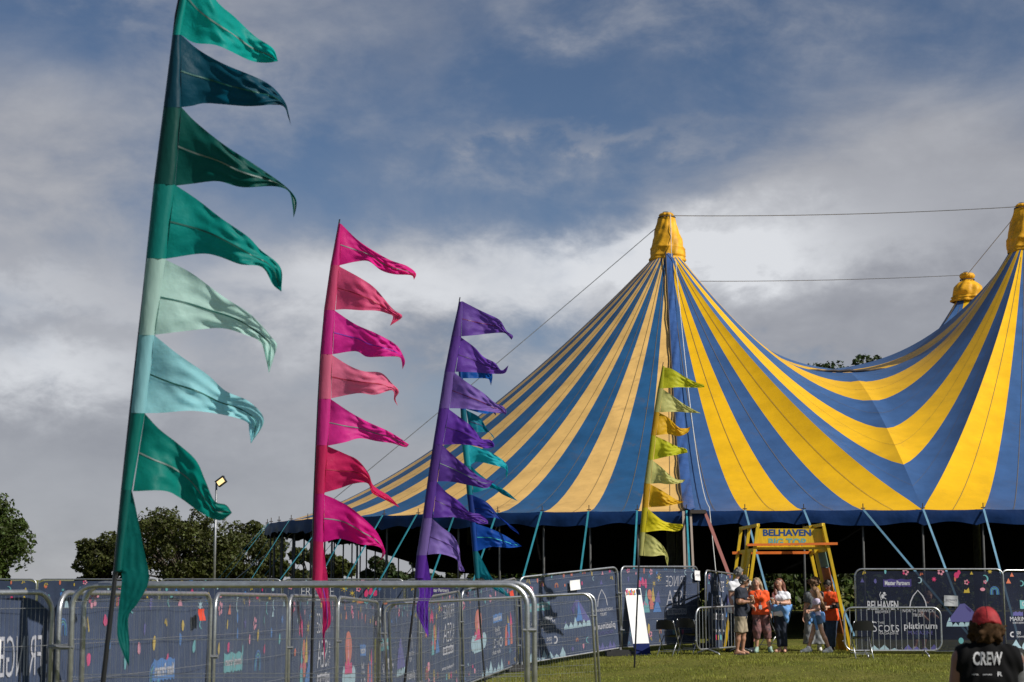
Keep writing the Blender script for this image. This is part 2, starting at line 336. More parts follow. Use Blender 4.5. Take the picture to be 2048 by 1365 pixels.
for (sa, sb) in ((0, 0), (1, 0), (1, 1), (0, 1)):
    mast = M1 + A * sa + B * sb
    ua = Lf if sa == 0 else -Lf; ub = Wf if sb == 0 else -Wf
    va = A * (0.5 if sa == 0 else -0.5); vb = B * (0.5 if sb == 0 else -0.5)
    faded = sa == 0
    flip0 = (sa + sb) % 2 == 0
    fy, fb = (YELF, BLUF) if faded else (YEL, BLU)
    # rounded end: 17 radial strips from front/back direction round to the side
    a0 = math.atan2(ub[1], ub[0]); a1 = math.atan2(ua[1], ua[0]); da = (a1 - a0 + math.pi) % (2 * math.pi) - math.pi
    for k in range(17):
        aa = a0 + da * np.linspace(k, k + 1, 4) / 17
        E = np.stack([mast[0] + R * np.cos(aa), mast[1] + R * np.sin(aa), np.full(4, ZE)], -1)
        stripe(ray_patch(mast, E, [1.47] * 4, None), fy if k % 2 == 0 else fb, not flip0)
        EAVE.append((E[0], np.array([math.cos(aa[0]), math.sin(aa[0]), 0])))
    # straight halves: along the eave, then up the valley fold to the ridge, then the centre
    for (u, v, other, bright, isA) in ((ub, va, vb, True, True), (ua, vb, va, not faded, False)):
        y_, b_ = (YEL, BLU) if bright else (YELF, BLUF)
        P0 = mast + u; P0[2] = ZE; E = P0 + v; E[2] = ZE; S = mast + v; S[2] = ZS; Cn = mast + va + vb; Cn[2] = ZC
        fl = False; SB = 6
        te = np.linspace(0, 1, 4 * SB + 1)[:-1]; Pf, tf = fold_pts(E, S, 5 * SB + 1)
        ends = np.concatenate([P0 + (E - P0) * te[:, None], Pf]); pw = np.concatenate([1.47 - 0.05 * te, 1.40 + 0.95 * tf ** 5])
        G = ray_patch(mast, ends, pw, None, 30); zs_ = G[:, :, 2].copy()
        for _ in range(90): zs_[1:-1] += 0.5 * (0.5 * (zs_[2:] + zs_[:-2]) - zs_[1:-1])
        wgt = np.sin(np.pi * np.linspace(0, 1, 30) ** 1.25) ** 0.6; G[:, :, 2] += (zs_ - G[:, :, 2]) * wgt
        for k in range(9): stripe(G[k * SB:(k + 1) * SB + 1], b_ if (k % 2 == 0) else y_, fl) if k < 4 else stripe(G[k * SB:(k + 1) * SB + 1], b_ if (k % 2 == 0) else y_, fl)
        for k in range(4):
            pe = P0 + (E - P0) * (k / 4)
            if k or not isA: EAVE.append((pe, u / np.linalg.norm(u)))
        if sa == 0 and isA: EAVE.append((E.copy(), u / np.linalg.norm(u)))
        if sb == 0 and not isA: EAVE.append((E.copy(), u / np.linalg.norm(u)))
        for k in range(2):
            t = np.linspace(k * .5, k * .5 + .5, 6); P = S + (Cn - S) * t[:, None]
            stripe(ray_patch(mast, P, [2.45] * 6, None), (YEL if k % 2 == 0 else BLU), fl)
    # king pole, gold cap and its gathered neck
    MB().tube([mast + (0, 0, gz(mast)), mast + (0, 0, ZTOP + 0.05)], 0.16, 10).build('king_pole', STEEL2, tent, smooth=True)
    capn = MB()
    ph = rng.uniform(0, 6, 6)
    def wob(r, z, a, ph=ph):
        f = (ZTOP - z) / 1.6
        return r * (1 + 0.05 * math.sin(3 * a + ph[0] + 4 * f) + 0.035 * math.sin(7 * a + ph[1] + 3 * f) * (1 - .7 * f) + 0.035 * math.sin(11 * a + ph[2] + 9 * f) + 0.03 * math.sin(5 * a + 14 * f) + 0.025 * math.sin(23 * f + 2 * math.sin(2 * a)))
    if sb == 0:
        prof = [(0.72, 13.16), (0.74, 13.22), (0.70, 13.30), (0.73, 13.36), (0.71, 13.42), (0.69, 13.60), (0.71, 13.66), (0.66, 13.75), (0.60, 14.0), (0.52, 14.25), (0.45, 14.5), (0.38, 14.72), (0.36, 14.8), (0.27, 14.86), (0.31, 14.93), (0.25, 15.0), (0.1, 15.02), (0.0, 15.0)]
    else:
        prof = [(0.80, 13.16), (0.83, 13.24), (0.76, 13.32), (0.81, 13.40), (0.72, 13.48), (0.72, 13.6), (0.74, 13.8), (0.66, 14.05), (0.5, 14.25), (0.30, 14.42), (0.24, 14.5), (0.33, 14.6), (0.36, 14.72), (0.31, 14.85), (0.1, 14.9), (0, 14.9)]
    dzc = 0.42 if sb else 0.0; prof = [(r_ * .89, z_ + .3 if not sb else 15.32 - (14.9 - z_) * .77) for r_, z_ in sum([[((q0[0] * (1 - t_) + q1[0] * t_), q0[1] * (1 - t_) + q1[1] * t_) for t_ in (0, .5)] for q0, q1 in zip(prof[:-1], prof[1:])], []) + prof[-1:]]; capn.lathe(prof, mast, 56, fn=wob).build('mast_cap', GOLD, tent, smooth=True)
    rp = MB(); zz = 15.14 if sb == 0 else 14.99; aa = np.linspace(0, 2 * math.pi, 25)
    rp.tube([mast + (0.31 * math.cos(q), 0.31 * math.sin(q), zz) for q in aa], 0.025, 6, False); rp.build('cap_rope', LINE, tent)
# lacing flap on the front left seam
s = np.linspace(0, 1, 60); d = np.array([Wf[0], Wf[1]]) / R; perp = np.array([-d[1], d[0]])
end = M1[:2] + Wf[:2]; G = np.empty((60, 7, 3))
for j in range(7):
    off = -0.06 + (0.24 + 0.08 * s) * j / 6
    st = M1[:2] + d * R0
    G[:, j, :2] = st + (end - st) * s[:, None] + perp * off[:, None]
    G[:, j, 2] = Z0 + (ZE - Z0) * (1 - (1 - s) ** 1.47) + 0.05 + 0.022 * np.sin(s * 70 + j * 1.3) + 0.02 * np.sin(s * 33 + j * 0.7 + 1) + 0.03 * math.sin(j * math.pi / 6)
    G[:, j, 1] -= 0.05
MB().grid(G).build('lacing_flap', SHINY, tent, smooth=True)
MB().tube(G[:, 0] + (-0.02, -0.03, 0.01), 0.022, 5).build('lacing_cord', LINE, tent)
# ridge lacing between the front masts, the edge rope seen as a dark line
def ridge(m0, m1, n=70):
    t = np.linspace(0, 1, n); P = m0 + (m1 - m0) * t[:, None]; q = np.abs(t - 0.5) * 2
    qq = np.clip(q - R0 / np.linalg.norm(m1 - m0) * 2, 0, 1); P[:, 2] = ZS + (Z0 - ZS) * qq ** 2.35
    return P
P = ridge(M1, M1 + A); P = P[4:-4]; P[:, 2] += 0.06; P[:, 2] += 0.015 * np.sin(np.arange(len(P)) * 2.1)
MB().tube(P, 0.055, 5).build('ridge_lacing', LINE, tent)
P = ridge(M1, M1 + B)[4:-4]; P[:, 2] += 0.03
MB().tube(P, 0.03, 5).build('ridge_lacing', LINE, tent)
# eave outline with the hanging valance
EO = []
def arc(c, a, da, n): return [np.array([c[0] + R * math.cos(q), c[1] + R * math.sin(q), ZE]) for q in np.linspace(a, a + da, n)]
EAVE.sort(key=lambda e: math.atan2(e[0][1] - (M1 + A / 2 + B / 2)[1], e[0][0] - (M1 + A / 2 + B / 2)[0]))
pts = [e[0] for e in EAVE]
cl = [pts[0]]
EV = [EAVE[0]]
for e in EAVE[1:]:
    if np.linalg.norm(e[0][:2] - EV[-1][0][:2]) > 0.4: EV.append(e)
v = MB(); nE = len(EV)
rows = []
for i in range(nE):
    p, q = EV[i][0], EV[(i + 1) % nE][0]; o0, o1 = EV[i][1], EV[(i + 1) % nE][1]
    for k in range(8):
        t = k / 8; c = p + (q - p) * t; o = o0 + (o1 - o0) * t; sag = math.sin(math.pi * t)
        hang = 0.40 + 0.05 * math.sin(i * 2.3 + t * 5) - 0.04 * sag
        wv = 0.035 * math.sin(i * 1.7 + t * 9) + 0.05
        rows.append([c + o * 0.02 + (0, 0, 0.02 - 0.025 * sag), c + o * 0.07 + (0, 0, -0.08 - 0.03 * sag), c + o * (0.05 + wv * 0.5) + (0, 0, -0.24), c + o * (0.03 + wv) + (0, 0, -hang)])
rows.append(rows[0]); v.grid(np.array(rows)).build('valance', NAVY, tent, smooth=True)
# side poles with their pins above the eave, guy straps down to iron stakes
TEALS = mat('strap_teal', (0.03, 0.24, 0.30), 0.5, var=0.25, vscale=3); PALES = mat('strap_pale_blue', (0.15, 0.31, 0.43), 0.5, var=0.2, vscale=3)
SPLAY = {0: 0.68}
front = [i for i, e in enumerate(EV) if e[1][1] < -0.97 and e[0][0] > 5.5]
spl = [0.68, 0.97, 2.3, 0.75, 0.2, -0.6, 0.9, 0.4]
for i, (p, o) in enumerate(EV):
    inn = p - o * 0.12; g0 = gz(p)
    MB().tube([(inn[0], inn[1], g0), (inn[0], inn[1], ZE - 0.03)], 0.032, 8).build('side_pole', POLEG, tent, smooth=True)
    pin = p + o * 0.01
    MB().tube([pin + (0, 0, -0.05), pin + (0, 0, 0.19)], 0.014, 6).tube([pin + (-.06, 0, 0.06), pin + (.06, 0, 0.06)], 0.015, 5).build('pole_pin', LINE, tent)
    vis = (p[1] < 53) or (p[1] < 78 and p[0] < 4 and i % 2 == 0)
    if vis:
        sp = np.zeros(3); m = TEALS
        if i in front:
            j = front.index(i); sp[0] = spl[j % len(spl)]; m = PALES
        stake = p + o * (2.7 + 0.4 * math.sin(i * 2.1)) + sp; stake[2] = gz(stake)
        MB().bar(p + o * 0.08 + (0, 0, 0.02), stake + (0, 0, 0.15), 0.05 if m is TEALS else 0.055, 0.012, o).build('guy_strap', m, tent)
        MB().tube([stake + (0, 0, -0.1), stake + o * 0.03 + (0, 0, 0.35)], 0.02, 6).build('stake', STEEL2, tent)
# blackout drapes round the rear, open below for the audience doors
rows = []
for i, (p, o) in enumerate(EV):
    if p[1] > 76 or p[0] > 28:
        q = p - o * 0.8
        if p[0] > -4 and p[1] > 76: zb = 2.0
        else: zb = 2.0 + min(1.3, max(0, (-4 - p[0]) * 0.32)) if p[0] < 5 else 1.9
        for dd in (0,):
            rows.append((math.atan2(p[1] - 70, p[0] - 12) % (2 * math.pi), [q + (0, 0, zb - q[2]), q + (0, 0, (zb + 4.4) / 2 - q[2]), q + (0, 0, 4.4 - q[2])]))
rows.sort(key=lambda r: (r[0] + math.pi / 2) % (2 * math.pi)); Gd = np.array([r[1] for r in rows]); Gd[:, 1] += 0.0
MB().grid(Gd).build('blackout_drape', TARP, tent, smooth=True)
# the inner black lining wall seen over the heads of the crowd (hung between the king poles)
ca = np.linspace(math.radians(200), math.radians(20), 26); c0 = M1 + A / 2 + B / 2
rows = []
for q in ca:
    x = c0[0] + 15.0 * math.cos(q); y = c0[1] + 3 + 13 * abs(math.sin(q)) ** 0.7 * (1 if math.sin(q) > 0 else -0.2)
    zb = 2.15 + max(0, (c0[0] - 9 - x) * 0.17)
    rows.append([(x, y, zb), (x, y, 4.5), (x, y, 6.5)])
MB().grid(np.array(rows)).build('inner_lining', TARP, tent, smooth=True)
# seams along the strips: thin dark stitched lines on the bright front
# cables from mast to mast and guys
cab = lambda a, b, r=0.016, sag=0.0: MB().tube([a + (b - a) * t - np.array([0, 0, sag * 4 * t * (1 - t)]) for t in np.linspace(0, 1, 12)], r, 5).build('steel_cable', STEEL2, tent)
T = lambda sa, sb, z=15.22: M1 + A * sa + B * sb + np.array([0, 0, z])
cab(T(0, 0), T(1, 0), sag=0.12); cab(T(0, 1), T(1, 1), sag=0.1); cab(T(1, 0), T(1, 1)); cab(T(0, 0), T(0, 1))
gl = at(470, 1160, 62.0); cab(T(0, 0, 15.1), at(455, 1172, 61.5), sag=0.1)
MB().tube([T(0, 0, 15.2) + (0.1, -0.35, 0), M1 + (0.08, -0.82, 13.5)] + [M1 + Wf * (q + .034 * (1 - q)) + (.25 + .35 * q, -.12, Z0 + (ZE - Z0) * (1 - (1 - q) ** 1.47) + .16) for q in np.linspace(.03, .97, 24)] + [M1 + Wf * 1.0 + (0.62, -0.15, ZE + 0.1), M1 + Wf * 1.1 + (0.85, 0, 0.3)], 0.013, 5).build('halyard_rope', mat('rope_white', (0.55, 0.55, 0.53), 0.8), tent)
pf = M1 + Wf
RUST = mat('strap_red', (0.32, 0.12, 0.10), 0.7); SAND = mat('strap_sand', (0.30, 0.24, 0.20), 0.8)
MB().bar(pf + (0.5, -.1, ZE), pf + (1.5, -2.4, 0.1), 0.09, 0.02, (0, 1, 0)).build('ratchet_strap', RUST, tent)
MB().bar(pf + (-.1, -.1, ZE), pf + (-0.2, -1.6, 0.1), 0.07, 0.02, (0, 1, 0)).build('ratchet_strap', SAND, tent)
MB().bar(pf + (.1, -.12, ZE), pf + (0.05, -1.7, 0.1), 0.06, 0.02, (0, 1, 0)).build('ratchet_strap', SAND, tent)
MB().box(pf + (0.3, -0.15, ZE - 0.02), (0.22, 0.10, 0.05)).build('seam_bracket', LINE, tent)

# ------------------------------------------------------------------ trees
BARK = mat('bark', (0.055, 0.042, 0.03), 0.9, var=0.4, vscale=5, bump=0.6, bscale=12)
def leafmat(n, c): return mat(n, c, 0.55, island=0.55, trans=0.35, spec=0.3, var=0.3, vscale=0.35)
LEAF1 = leafmat('leaf_green', (0.050, 0.075, 0.014)); LEAF2 = leafmat('leaf_olive', (0.060, 0.070, 0.015)); LEAF3 = leafmat('leaf_deep', (0.035, 0.055, 0.014))
def tree(x, y, h, w, label, lm, seed, n=9000, low=0.25, leaf=0.30, lobes=26, name='broadleaf_tree', group=None, trunk=True):
    r = np.random.default_rng(seed); zb = gz((x, y)); root = thing(name, (x, y, zb), label, 'tree', group)
    cz = zb + h * (1 + low) / 2; hz = h * (1 - low) / 2
    c = np.array([x, y, cz])
    L = []
    for k in range(lobes):
        d = r.normal(size=3); d /= np.linalg.norm(d); q = r.uniform(0.45, 0.86)
        if d[2] < -0.5 and low > .07: d[2] *= 0.4
        L.append((c + d * q * np.array([w / 2, w / 2, hz]), r.uniform(0.08, 0.23) * min(w, 2 * hz) * (1.1 - 0.4 * q)))
    pos = []; nor = []
    per = n // lobes
    for (lc, lr) in L:
        d = r.normal(size=(per, 3)); d /= np.linalg.norm(d, axis=1)[:, None]
        rad = lr * r.uniform(0.55, 1.08, per) ** 0.6 * (1 + 0.18 * np.sin(d[:, 0] * 5 + lc[0]) * np.sin(d[:, 2] * 6 + lc[2]))
        pos.append(lc + d * rad[:, None] * (1, 1, 0.8)); nor.append(d)
    pos = np.concatenate(pos); nor = np.concatenate(nor); k = len(pos)
    nn = nor * 0.5 + r.normal(size=(k, 3)) * 0.6 + (0, 0, 0.45); nn /= np.linalg.norm(nn, axis=1)[:, None]
    u = np.cross(nn, r.normal(size=(k, 3))); u /= np.linalg.norm(u, axis=1)[:, None]; vv = np.cross(nn, u)
    s = leaf * r.uniform(0.55, 1.2, k)[:, None]
    V = np.stack([pos - u * s * 0.6, pos - vv * s * 0.32 + nn * s * 0.08, pos + u * s * 0.6, pos + vv * s * 0.32 + nn * s * 0.08], 1)
    V[:, :, 2] = np.maximum(V[:, :, 2], zb + 0.1)
    mk('crown', V.reshape(-1, 3), np.arange(4 * k).reshape(k, 4), lm, root)
    if trunk:
        t = MB(); tr = 0.03 * h + 0.08; sp = c * 1.0; sp[2] = zb + h * low * 0.9
        bend = r.normal(size=2) * 0.2
        t.tube([(x, y, zb - 0.1), (x + bend[0] * .5, y + bend[1] * .5, zb + h * low * 0.5), (sp[0] + bend[0], sp[1] + bend[1], sp[2])], [tr * 1.25, tr, tr * 0.8], 8)
        for (lc, lr) in L[:34]:
            a = np.array([sp[0] + bend[0], sp[1] + bend[1], sp[2] - 0.1]); mid = a + (lc - a) * 0.5 + (0, 0, 0.1 * h * r.uniform(0, 1)) + r.normal(size=3) * 0.15
            t.tube([a, mid, lc + (lc - mid) * 0.2], [tr * 0.5, tr * 0.28, tr * 0.08], 5)
        t.build('trunk', BARK, root, smooth=True)
    return root
def tree_px(px, ptop, Y, wpx, label, lm, seed, **k):
    p = at(px, ptop, Y); b = gz(p); return tree(p[0], p[1], p[2] - b, wpx * Y / F, label, lm, seed, **k)
tree_px(382, 1000, 122, 385, 'large round spreading tree behind the floodlight mast', LEAF2, 3, n=27000, lobes=84, low=0.05, leaf=0.25)
tree_px(215, 1066, 126, 150, 'lower tree left of the round spreading tree, beside the teal flag', LEAF2, 33, n=16000, lobes=36, low=0.03, leaf=0.27)
tree_px(500, 1062, 130, 190, 'olive tree behind the teal guy straps at the left tent end', LEAF2, 34, n=20000, lobes=40, low=0.03, leaf=0.27)
tree_px(-55, 965, 100, 240, 'dark green tree cut off by the left edge of the picture', LEAF1, 4, n=25000, lobes=70, low=0.05, leaf=0.25)
tree_px(1728, 690, 150, 300, 'tree top peeping over the sagging ridge between the gold caps', LEAF3, 5, n=26000, lobes=90, low=0.55, leaf=0.36)
bk = [(640, 1085, 118, 200, LEAF2), (795, 1105, 124, 150, LEAF3), (930, 1118, 120, 190, LEAF2), (1080, 1125, 126, 170, LEAF1), (1290, 1122, 118, 230, LEAF3), (1520, 1128, 104, 120, LEAF1), (1610, 1128, 107, 150, LEAF1), (1800, 1120, 116, 230, LEAF3), (1990, 1120, 118, 220, LEAF2)]
bl = ['tree seen under the tent eave behind the pink flag', 'sparse tree with a gap of sky under the tent behind the pink pennants', 'tree glimpsed under the tent behind the purple flag', 'tree glimpsed under the tent above the slanting banner fence', 'tree glimpsed under the tent behind the yellow flag', 'sunlit bush seen through the tent between the standing people, left one', 'sunlit bush seen through the tent between the standing people, right one', 'tree behind the tent hidden by the partners banner', 'tree behind the tent at the right edge']
for k, (px, pt, Y, wp, lm) in enumerate(bk):
    tree_px(px, pt, Y, wp, bl[k], lm, 40 + k, n=7000, lobes=20, low=0.04, leaf=0.36, trunk=(k < 2), name='broadleaf_tree' if k < 2 else 'bushy_tree', group='trees behind the tent')
# clipped hedge close behind the tent
def hedge():
    n = 26000; x = rng.uniform(-2, 38, n); a = rng.uniform(0, 1, n); hh = 3.4 + 0.5 * np.sin(x * 1.1) + 0.4 * np.sin(x * 2.7); z = hh * a ** 0.7; y = 95 + 0.9 * rng.normal(size=n) * (1.1 - a) + 0.5 * np.sin(x * 1.9 + z); c = np.stack([x, y, z + 0.05], -1)
    nn = rng.normal(size=(n, 3)) + (0, -.6, .6); nn /= np.linalg.norm(nn, axis=1)[:, None]; u = np.cross(nn, rng.normal(size=(n, 3))); u /= np.linalg.norm(u, axis=1)[:, None]; v = np.cross(nn, u); s = rng.uniform(.10, .26, n)[:, None]
    V = np.stack([c - u * s, c - v * s * .6, c + u * s, c + v * s * .6], 1)
    root = thing('hedge', (18, 95, 0.05), 'leafy green hedge behind the tent, seen through the entrance', 'hedge'); o = mk('foliage', V.reshape(-1, 3), np.arange(4 * n).reshape(n, 4), LEAF1, root)
hedge()
# ------------------------------------------------------------------ floodlight mast
p = at(430, 1160, 90); g0 = gz(p); t = at(433, 962, 90)
fl = thing('floodlight_mast', (t[0], 90, g0), 'slim grey floodlight mast with one lit lamp above the round tree', 'lamp post')
MB().tube([(t[0], 90, g0), (t[0], 90, t[2])], [0.075, 0.055], 10).build('mast_pole', STEEL2, fl, smooth=True)
hd = MB(); hc = np.array([t[0] + 0.28, 89.9, t[2] - 0.06]); rot = np.array([[0.80, -0.2, 0.57], [0.25, 0.97, 0.0], [-0.55, 0.14, 0.82]])
hd.box(hc, (0.25, 0.10, 0.17), rot); hd.box(hc + rot[2] * 0.19, (0.27, 0.13, 0.02), rot); hd.tube([(t[0], 90, t[2] - 0.1), hc], 0.03, 6)
MB().tube([(t[0], 90, t[2] - 0.1), hc + rot[1] * 0.1], 0.03, 6).build('bracket', STEEL2, fl)
hd.build('lamp_housing', BPLAST, fl)
MB().box(hc - rot[1] * 0.105, (0.20, 0.006, 0.12), rot).build('lamp_glass', mat('lamp_glow', (0.8, 0.6, 0.3), 0.4, emit=((1, 0.70, 0.30), 1.0)), fl)
# ------------------------------------------------------------------ printed mesh fences
PAL = {'pink': (0.60, 0.05, 0.16), 'rose': (0.62, 0.26, 0.33), 'coral': (0.55, 0.16, 0.09), 'yellow': (0.52, 0.38, 0.06), 'teal': (0.13, 0.36, 0.38), 'blue': (0.07, 0.19, 0.46),
       'lilac': (0.10, 0.095, 0.27), 'white': (0.50, 0.50, 0.54), 'purple': (0.055, 0.042, 0.17), 'pale': (0.35, 0.50, 0.56), 'navy': (0.010, 0.014, 0.05)}
PK = list(PAL); PMATF = [mat('faded_print_' + k, tuple(.62 * a + .38 * b for a, b in zip(v, (.07, .085, .14))), 0.8, spec=0.15) for k, v in PAL.items()]; PMAT = [mat('print_' + k, v, 0.75, spec=0.2) for k, v in PAL.items()]
SCRIM = mat('banner_scrim', (0.042, 0.058, 0.104), 0.8, var=0.16, vscale=3, spec=0.2, bump=0.1, bscale=8)
SCRIM2 = mat('banner_scrim_sheer', (0.010, 0.014, 0.033), 0.8, var=0.16, vscale=3, spec=0.2, sheer=0.15)
class Art:
    """flat print laid out in metres on a 3.4 x 1.9 banner, as read from its printed side"""
    def __init__(s): s.V = []; s.F = []; s.M = []; s.n = 0; s.tV = []; s.tF = []; s.tM = []; s.tn = 0
    def poly(s, pts, c):
        s.V += [tuple(p) for p in pts]; s.F.append(tuple(range(s.n, s.n + len(pts)))); s.M.append(PK.index(c)); s.n += len(pts)
    def fan(s, pts, ctr, c):
        n = len(pts); s.V += [tuple(ctr)] + [tuple(p) for p in pts]
        for i in range(n): s.F.append((s.n, s.n + 1 + i, s.n + 1 + (i + 1) % n)); s.M.append(PK.index(c))
        s.n += n + 1
    def strip(s, pts, w, c):
        pts = np.asarray(pts, float); t = np.gradient(pts, axis=0); t /= np.maximum(np.linalg.norm(t, axis=1)[:, None], 1e-9); nn = np.stack([-t[:, 1], t[:, 0]], -1) * w / 2
        for i in range(len(pts) - 1): s.poly([pts[i] + nn[i], pts[i] - nn[i], pts[i + 1] - nn[i + 1], pts[i + 1] + nn[i + 1]], c)
    def ell(s, x, z, rx, rz, c, n=12, wob=0.0):
        a = np.arange(n) * 2 * math.pi / n; s.fan([(x + rx * (1 + wob * math.sin(3 * q + x * 9)) * math.cos(q), z + rz * (1 + wob * math.cos(2 * q + x * 7)) * math.sin(q)) for q in a], (x, z), c)
    def star(s, x, z, r, c, n=5, inn=0.45):
        s.fan([(x + r * (1 if i % 2 == 0 else inn) * math.sin(i * math.pi / n), z + r * (1 if i % 2 == 0 else inn) * math.cos(i * math.pi / n)) for i in range(2 * n)], (x, z), c)
    def arc(s, x, z, r, w, c, a0=0, a1=math.pi, n=10): s.strip([(x + r * math.cos(q), z + r * math.sin(q)) for q in np.linspace(a0, a1, n)], w, c)
    def rainbow(s, x, z, r, cs=('coral', 'yellow', 'pink')):
        for i, c in enumerate(cs): s.arc(x, z, r * (1 - 0.28 * i), r * 0.16, c); s.strip([(x - r * (1 - .28 * i), z), (x - r * (1 - .28 * i), z - r * .8)], r * .16, c); s.strip([(x + r * (1 - .28 * i), z), (x + r * (1 - .28 * i), z - r * .8)], r * .16, c)
    def moon(s, x, z, r, c):
        a = np.linspace(-1.9, 1.9, 9); o = [(x + r * math.cos(q), z + r * math.sin(q)) for q in a]; i = [(x - r * 0.15 + r * 0.72 * math.cos(q), z + r * 0.8 * math.sin(q)) for q in a]
        for k in range(8): s.poly([o[k], o[k + 1], i[k + 1], i[k]], c)
    def tri(s, x, z, w, h, c): s.poly([(x - w / 2, z), (x + w / 2, z), (x, z + h)], c)
    def waves(s, x0, x1, z, h, c, n=4):
        for k in range(n):
            a = x0 + (x1 - x0) * k / n; b = x0 + (x1 - x0) * (k + 1) / n; m = (a + b) / 2; hh = h * (0.7 + 0.3 * math.sin(k * 2.2 + x0))
            s.poly([(a, z), (b, z), (b, z + hh * .3), (b - (b - a) * .2, z + hh * .55), (m + (b - a) * .05, z + hh), (m - (b - a) * .2, z + hh * .62), (a + (b - a) * .12, z + hh * .4)], c)
    def text(s, body, x, z, w, h, c='white', bold=0.0, rot=0.0):
        V, Fs, _ = text2d(body, bold); P = V * (w, h)
        if rot:
            P = P - (w / 2, h / 2); P = np.stack([P[:, 0] * math.cos(rot) - P[:, 1] * math.sin(rot), P[:, 0] * math.sin(rot) + P[:, 1] * math.cos(rot)], -1) + (w / 2, h / 2)
        P = P + (x, z); s.tV += [tuple(p) for p in P]; s.tF += [tuple(i + s.tn for i in f) for f in Fs]; s.tM += [PK.index(c)] * len(Fs); s.tn += len(P)
    def tagbox(s, body, x, z, w, h, c, tc='white', rough=True):
        n = 14; up = [(x + w * i / n, z + h + 0.012 * math.sin(i * 5.1)) for i in range(n + 1)]; dn = [(x + w * i / n, z + 0.012 * math.sin(i * 3.7)) for i in range(n + 1)]
        for i in range(n): s.poly([dn[i], dn[i + 1], up[i + 1], up[i]], c)
        if body: s.text(body, x + w * .06, z + h * .2, w * .88, h * .6, tc, 0.03)
def icons(a, r, top=True, bottom=True, skip=()):
    cs = ['pink', 'rose', 'coral', 'yellow', 'teal', 'blue', 'pale', 'lilac']
    def one(x, z, k):
        c = cs[r.integers(8)]; q = 0.03 + 0.03 * r.random()
        if k == 0: a.ell(x, z, q * .7, q, c, wob=.15)
        elif k == 1: a.star(x, z, q * 1.3, c, 5 + int(r.integers(4)), 0.4)
        elif k == 2: a.tri(x, z - q, q * 2, q * 2, c)
        elif k == 3: a.moon(x, z, q * 1.4, 'teal' if r.random() < .6 else 'pale')
        elif k == 4: a.rainbow(x, z, q * 1.3, ('coral', 'yellow', 'pink') if r.random() < .5 else ('blue', 'teal', 'blue'))
        elif k == 5: a.strip([(x - q, z - q), (x - q * .4, z + q), (x, z - q * .5), (x + q * .5, z + q), (x + q, z - q * .3)], 0.022, 'yellow' if r.random() < .6 else c)
        elif k == 6:
            a.strip([(x, z - q * 1.5), (x, z + q * 1.5)], 0.018, c)
            for j in (-.8, -.1, .6): a.strip([(x - q * .7, z + q * (j + .5)), (x, z + q * j), (x + q * .7, z + q * (j + .5))], 0.02, c)
        elif k == 7:
            for j in range(5): a.ell(x + q * 1.0 * math.cos(j * 1.257), z + q * 1.0 * math.sin(j * 1.257), q * .55, q * .55, 'rose' if r.random() < .8 else 'pink', 7)
        else: a.ell(x, z, q * .5, q * 1.2, c)
    rows = ([1.78, 1.62] if top else []) + ([0.16, 0.32] if bottom else [])
    for z0 in rows:
        x = 0.12 + 0.1 * r.random()
        while x < 3.3:
            z = z0 + r.uniform(-.06, .06)
            if not any(s[0] < x < s[2] and s[1] < z < s[3] for s in skip): one(x, z, int(r.integers(9)))
            x += r.uniform(0.26, 0.5)
def castle(a, x, z, w, h):
    a.tri(x + w * .2, z, w * .5, h * .55, 'blue'); a.poly([(x, z + h * .35), (x + w * .35, z + h * .4), (x + w * .1, z + h * .85)], 'lilac')
    a.poly([(x + w * .3, z + h * .4), (x + w * .52, z + h * .4), (x + w * .42, z + h)], 'yellow'); a.ell(x + w * .62, z + h * .68, w * .12, h * .2, 'coral'); a.tri(x + w * .8, z, w * .34, h * .9, 'teal')
    a.poly([(x + w * .42, z + h * .12), (x + w * .62, z + h * .12), (x + w * .6, z + h * .58), (x + w * .44, z + h * .52)], 'coral')
    P = [(x + w * (.4 + .07 * k), z + h * (.28 + .14 * (k % 2))) for k in range(9)]; a.strip(P, 0.035, 'pink')
def mountain(a, x, z, w, h):
    a.poly([(x + w * .02, z + h * .2), (x + w * .98, z + h * .2), (x + w * .72, z + h * .72), (x + w * .52, z + h), (x + w * .4, z + h * .98)], 'lilac')
    a.poly([(x + w * .42, z + h * .96), (x + w * .5, z + h * .4), (x + w * .62, z + h * .22), (x + w * .3, z + h * .25)], 'blue')
    a.poly([(x + w * .5, z + h * .95), (x + w * .7, z + h * .7), (x + w * .62, z + h * .45), (x + w * .56, z + h * .75)], 'purple')
    a.waves(x, x + w, z, h * .42, 'pale', 6)
def icecream(a, x, z, w, h):
    a.ell(x + w * .5, z + h * .72, w * .24, h * .3, 'coral'); a.ell(x + w * .42, z + h * .7, w * .12, h * .26, 'rose'); a.ell(x + w * .58, z + h * .62, w * .1, h * .2, 'yellow')
    a.poly([(x + w * .2, z + h * .3), (x + w * .8, z + h * .3), (x + w * .74, z + h * .52), (x + w * .6, z + h * .44), (x + w * .5, z + h * .58), (x + w * .38, z + h * .46), (x + w * .26, z + h * .5)], 'pink')
    for k in range(5): a.ell(x + w * (.14 + .18 * k), z + h * .24, w * .14, h * .2, 'pale', 10)
    a.poly([(x + w * .1, z + h * .2), (x + w * .9, z + h * .2), (x + w * .82, z), (x + w * .18, z)], 'pale')
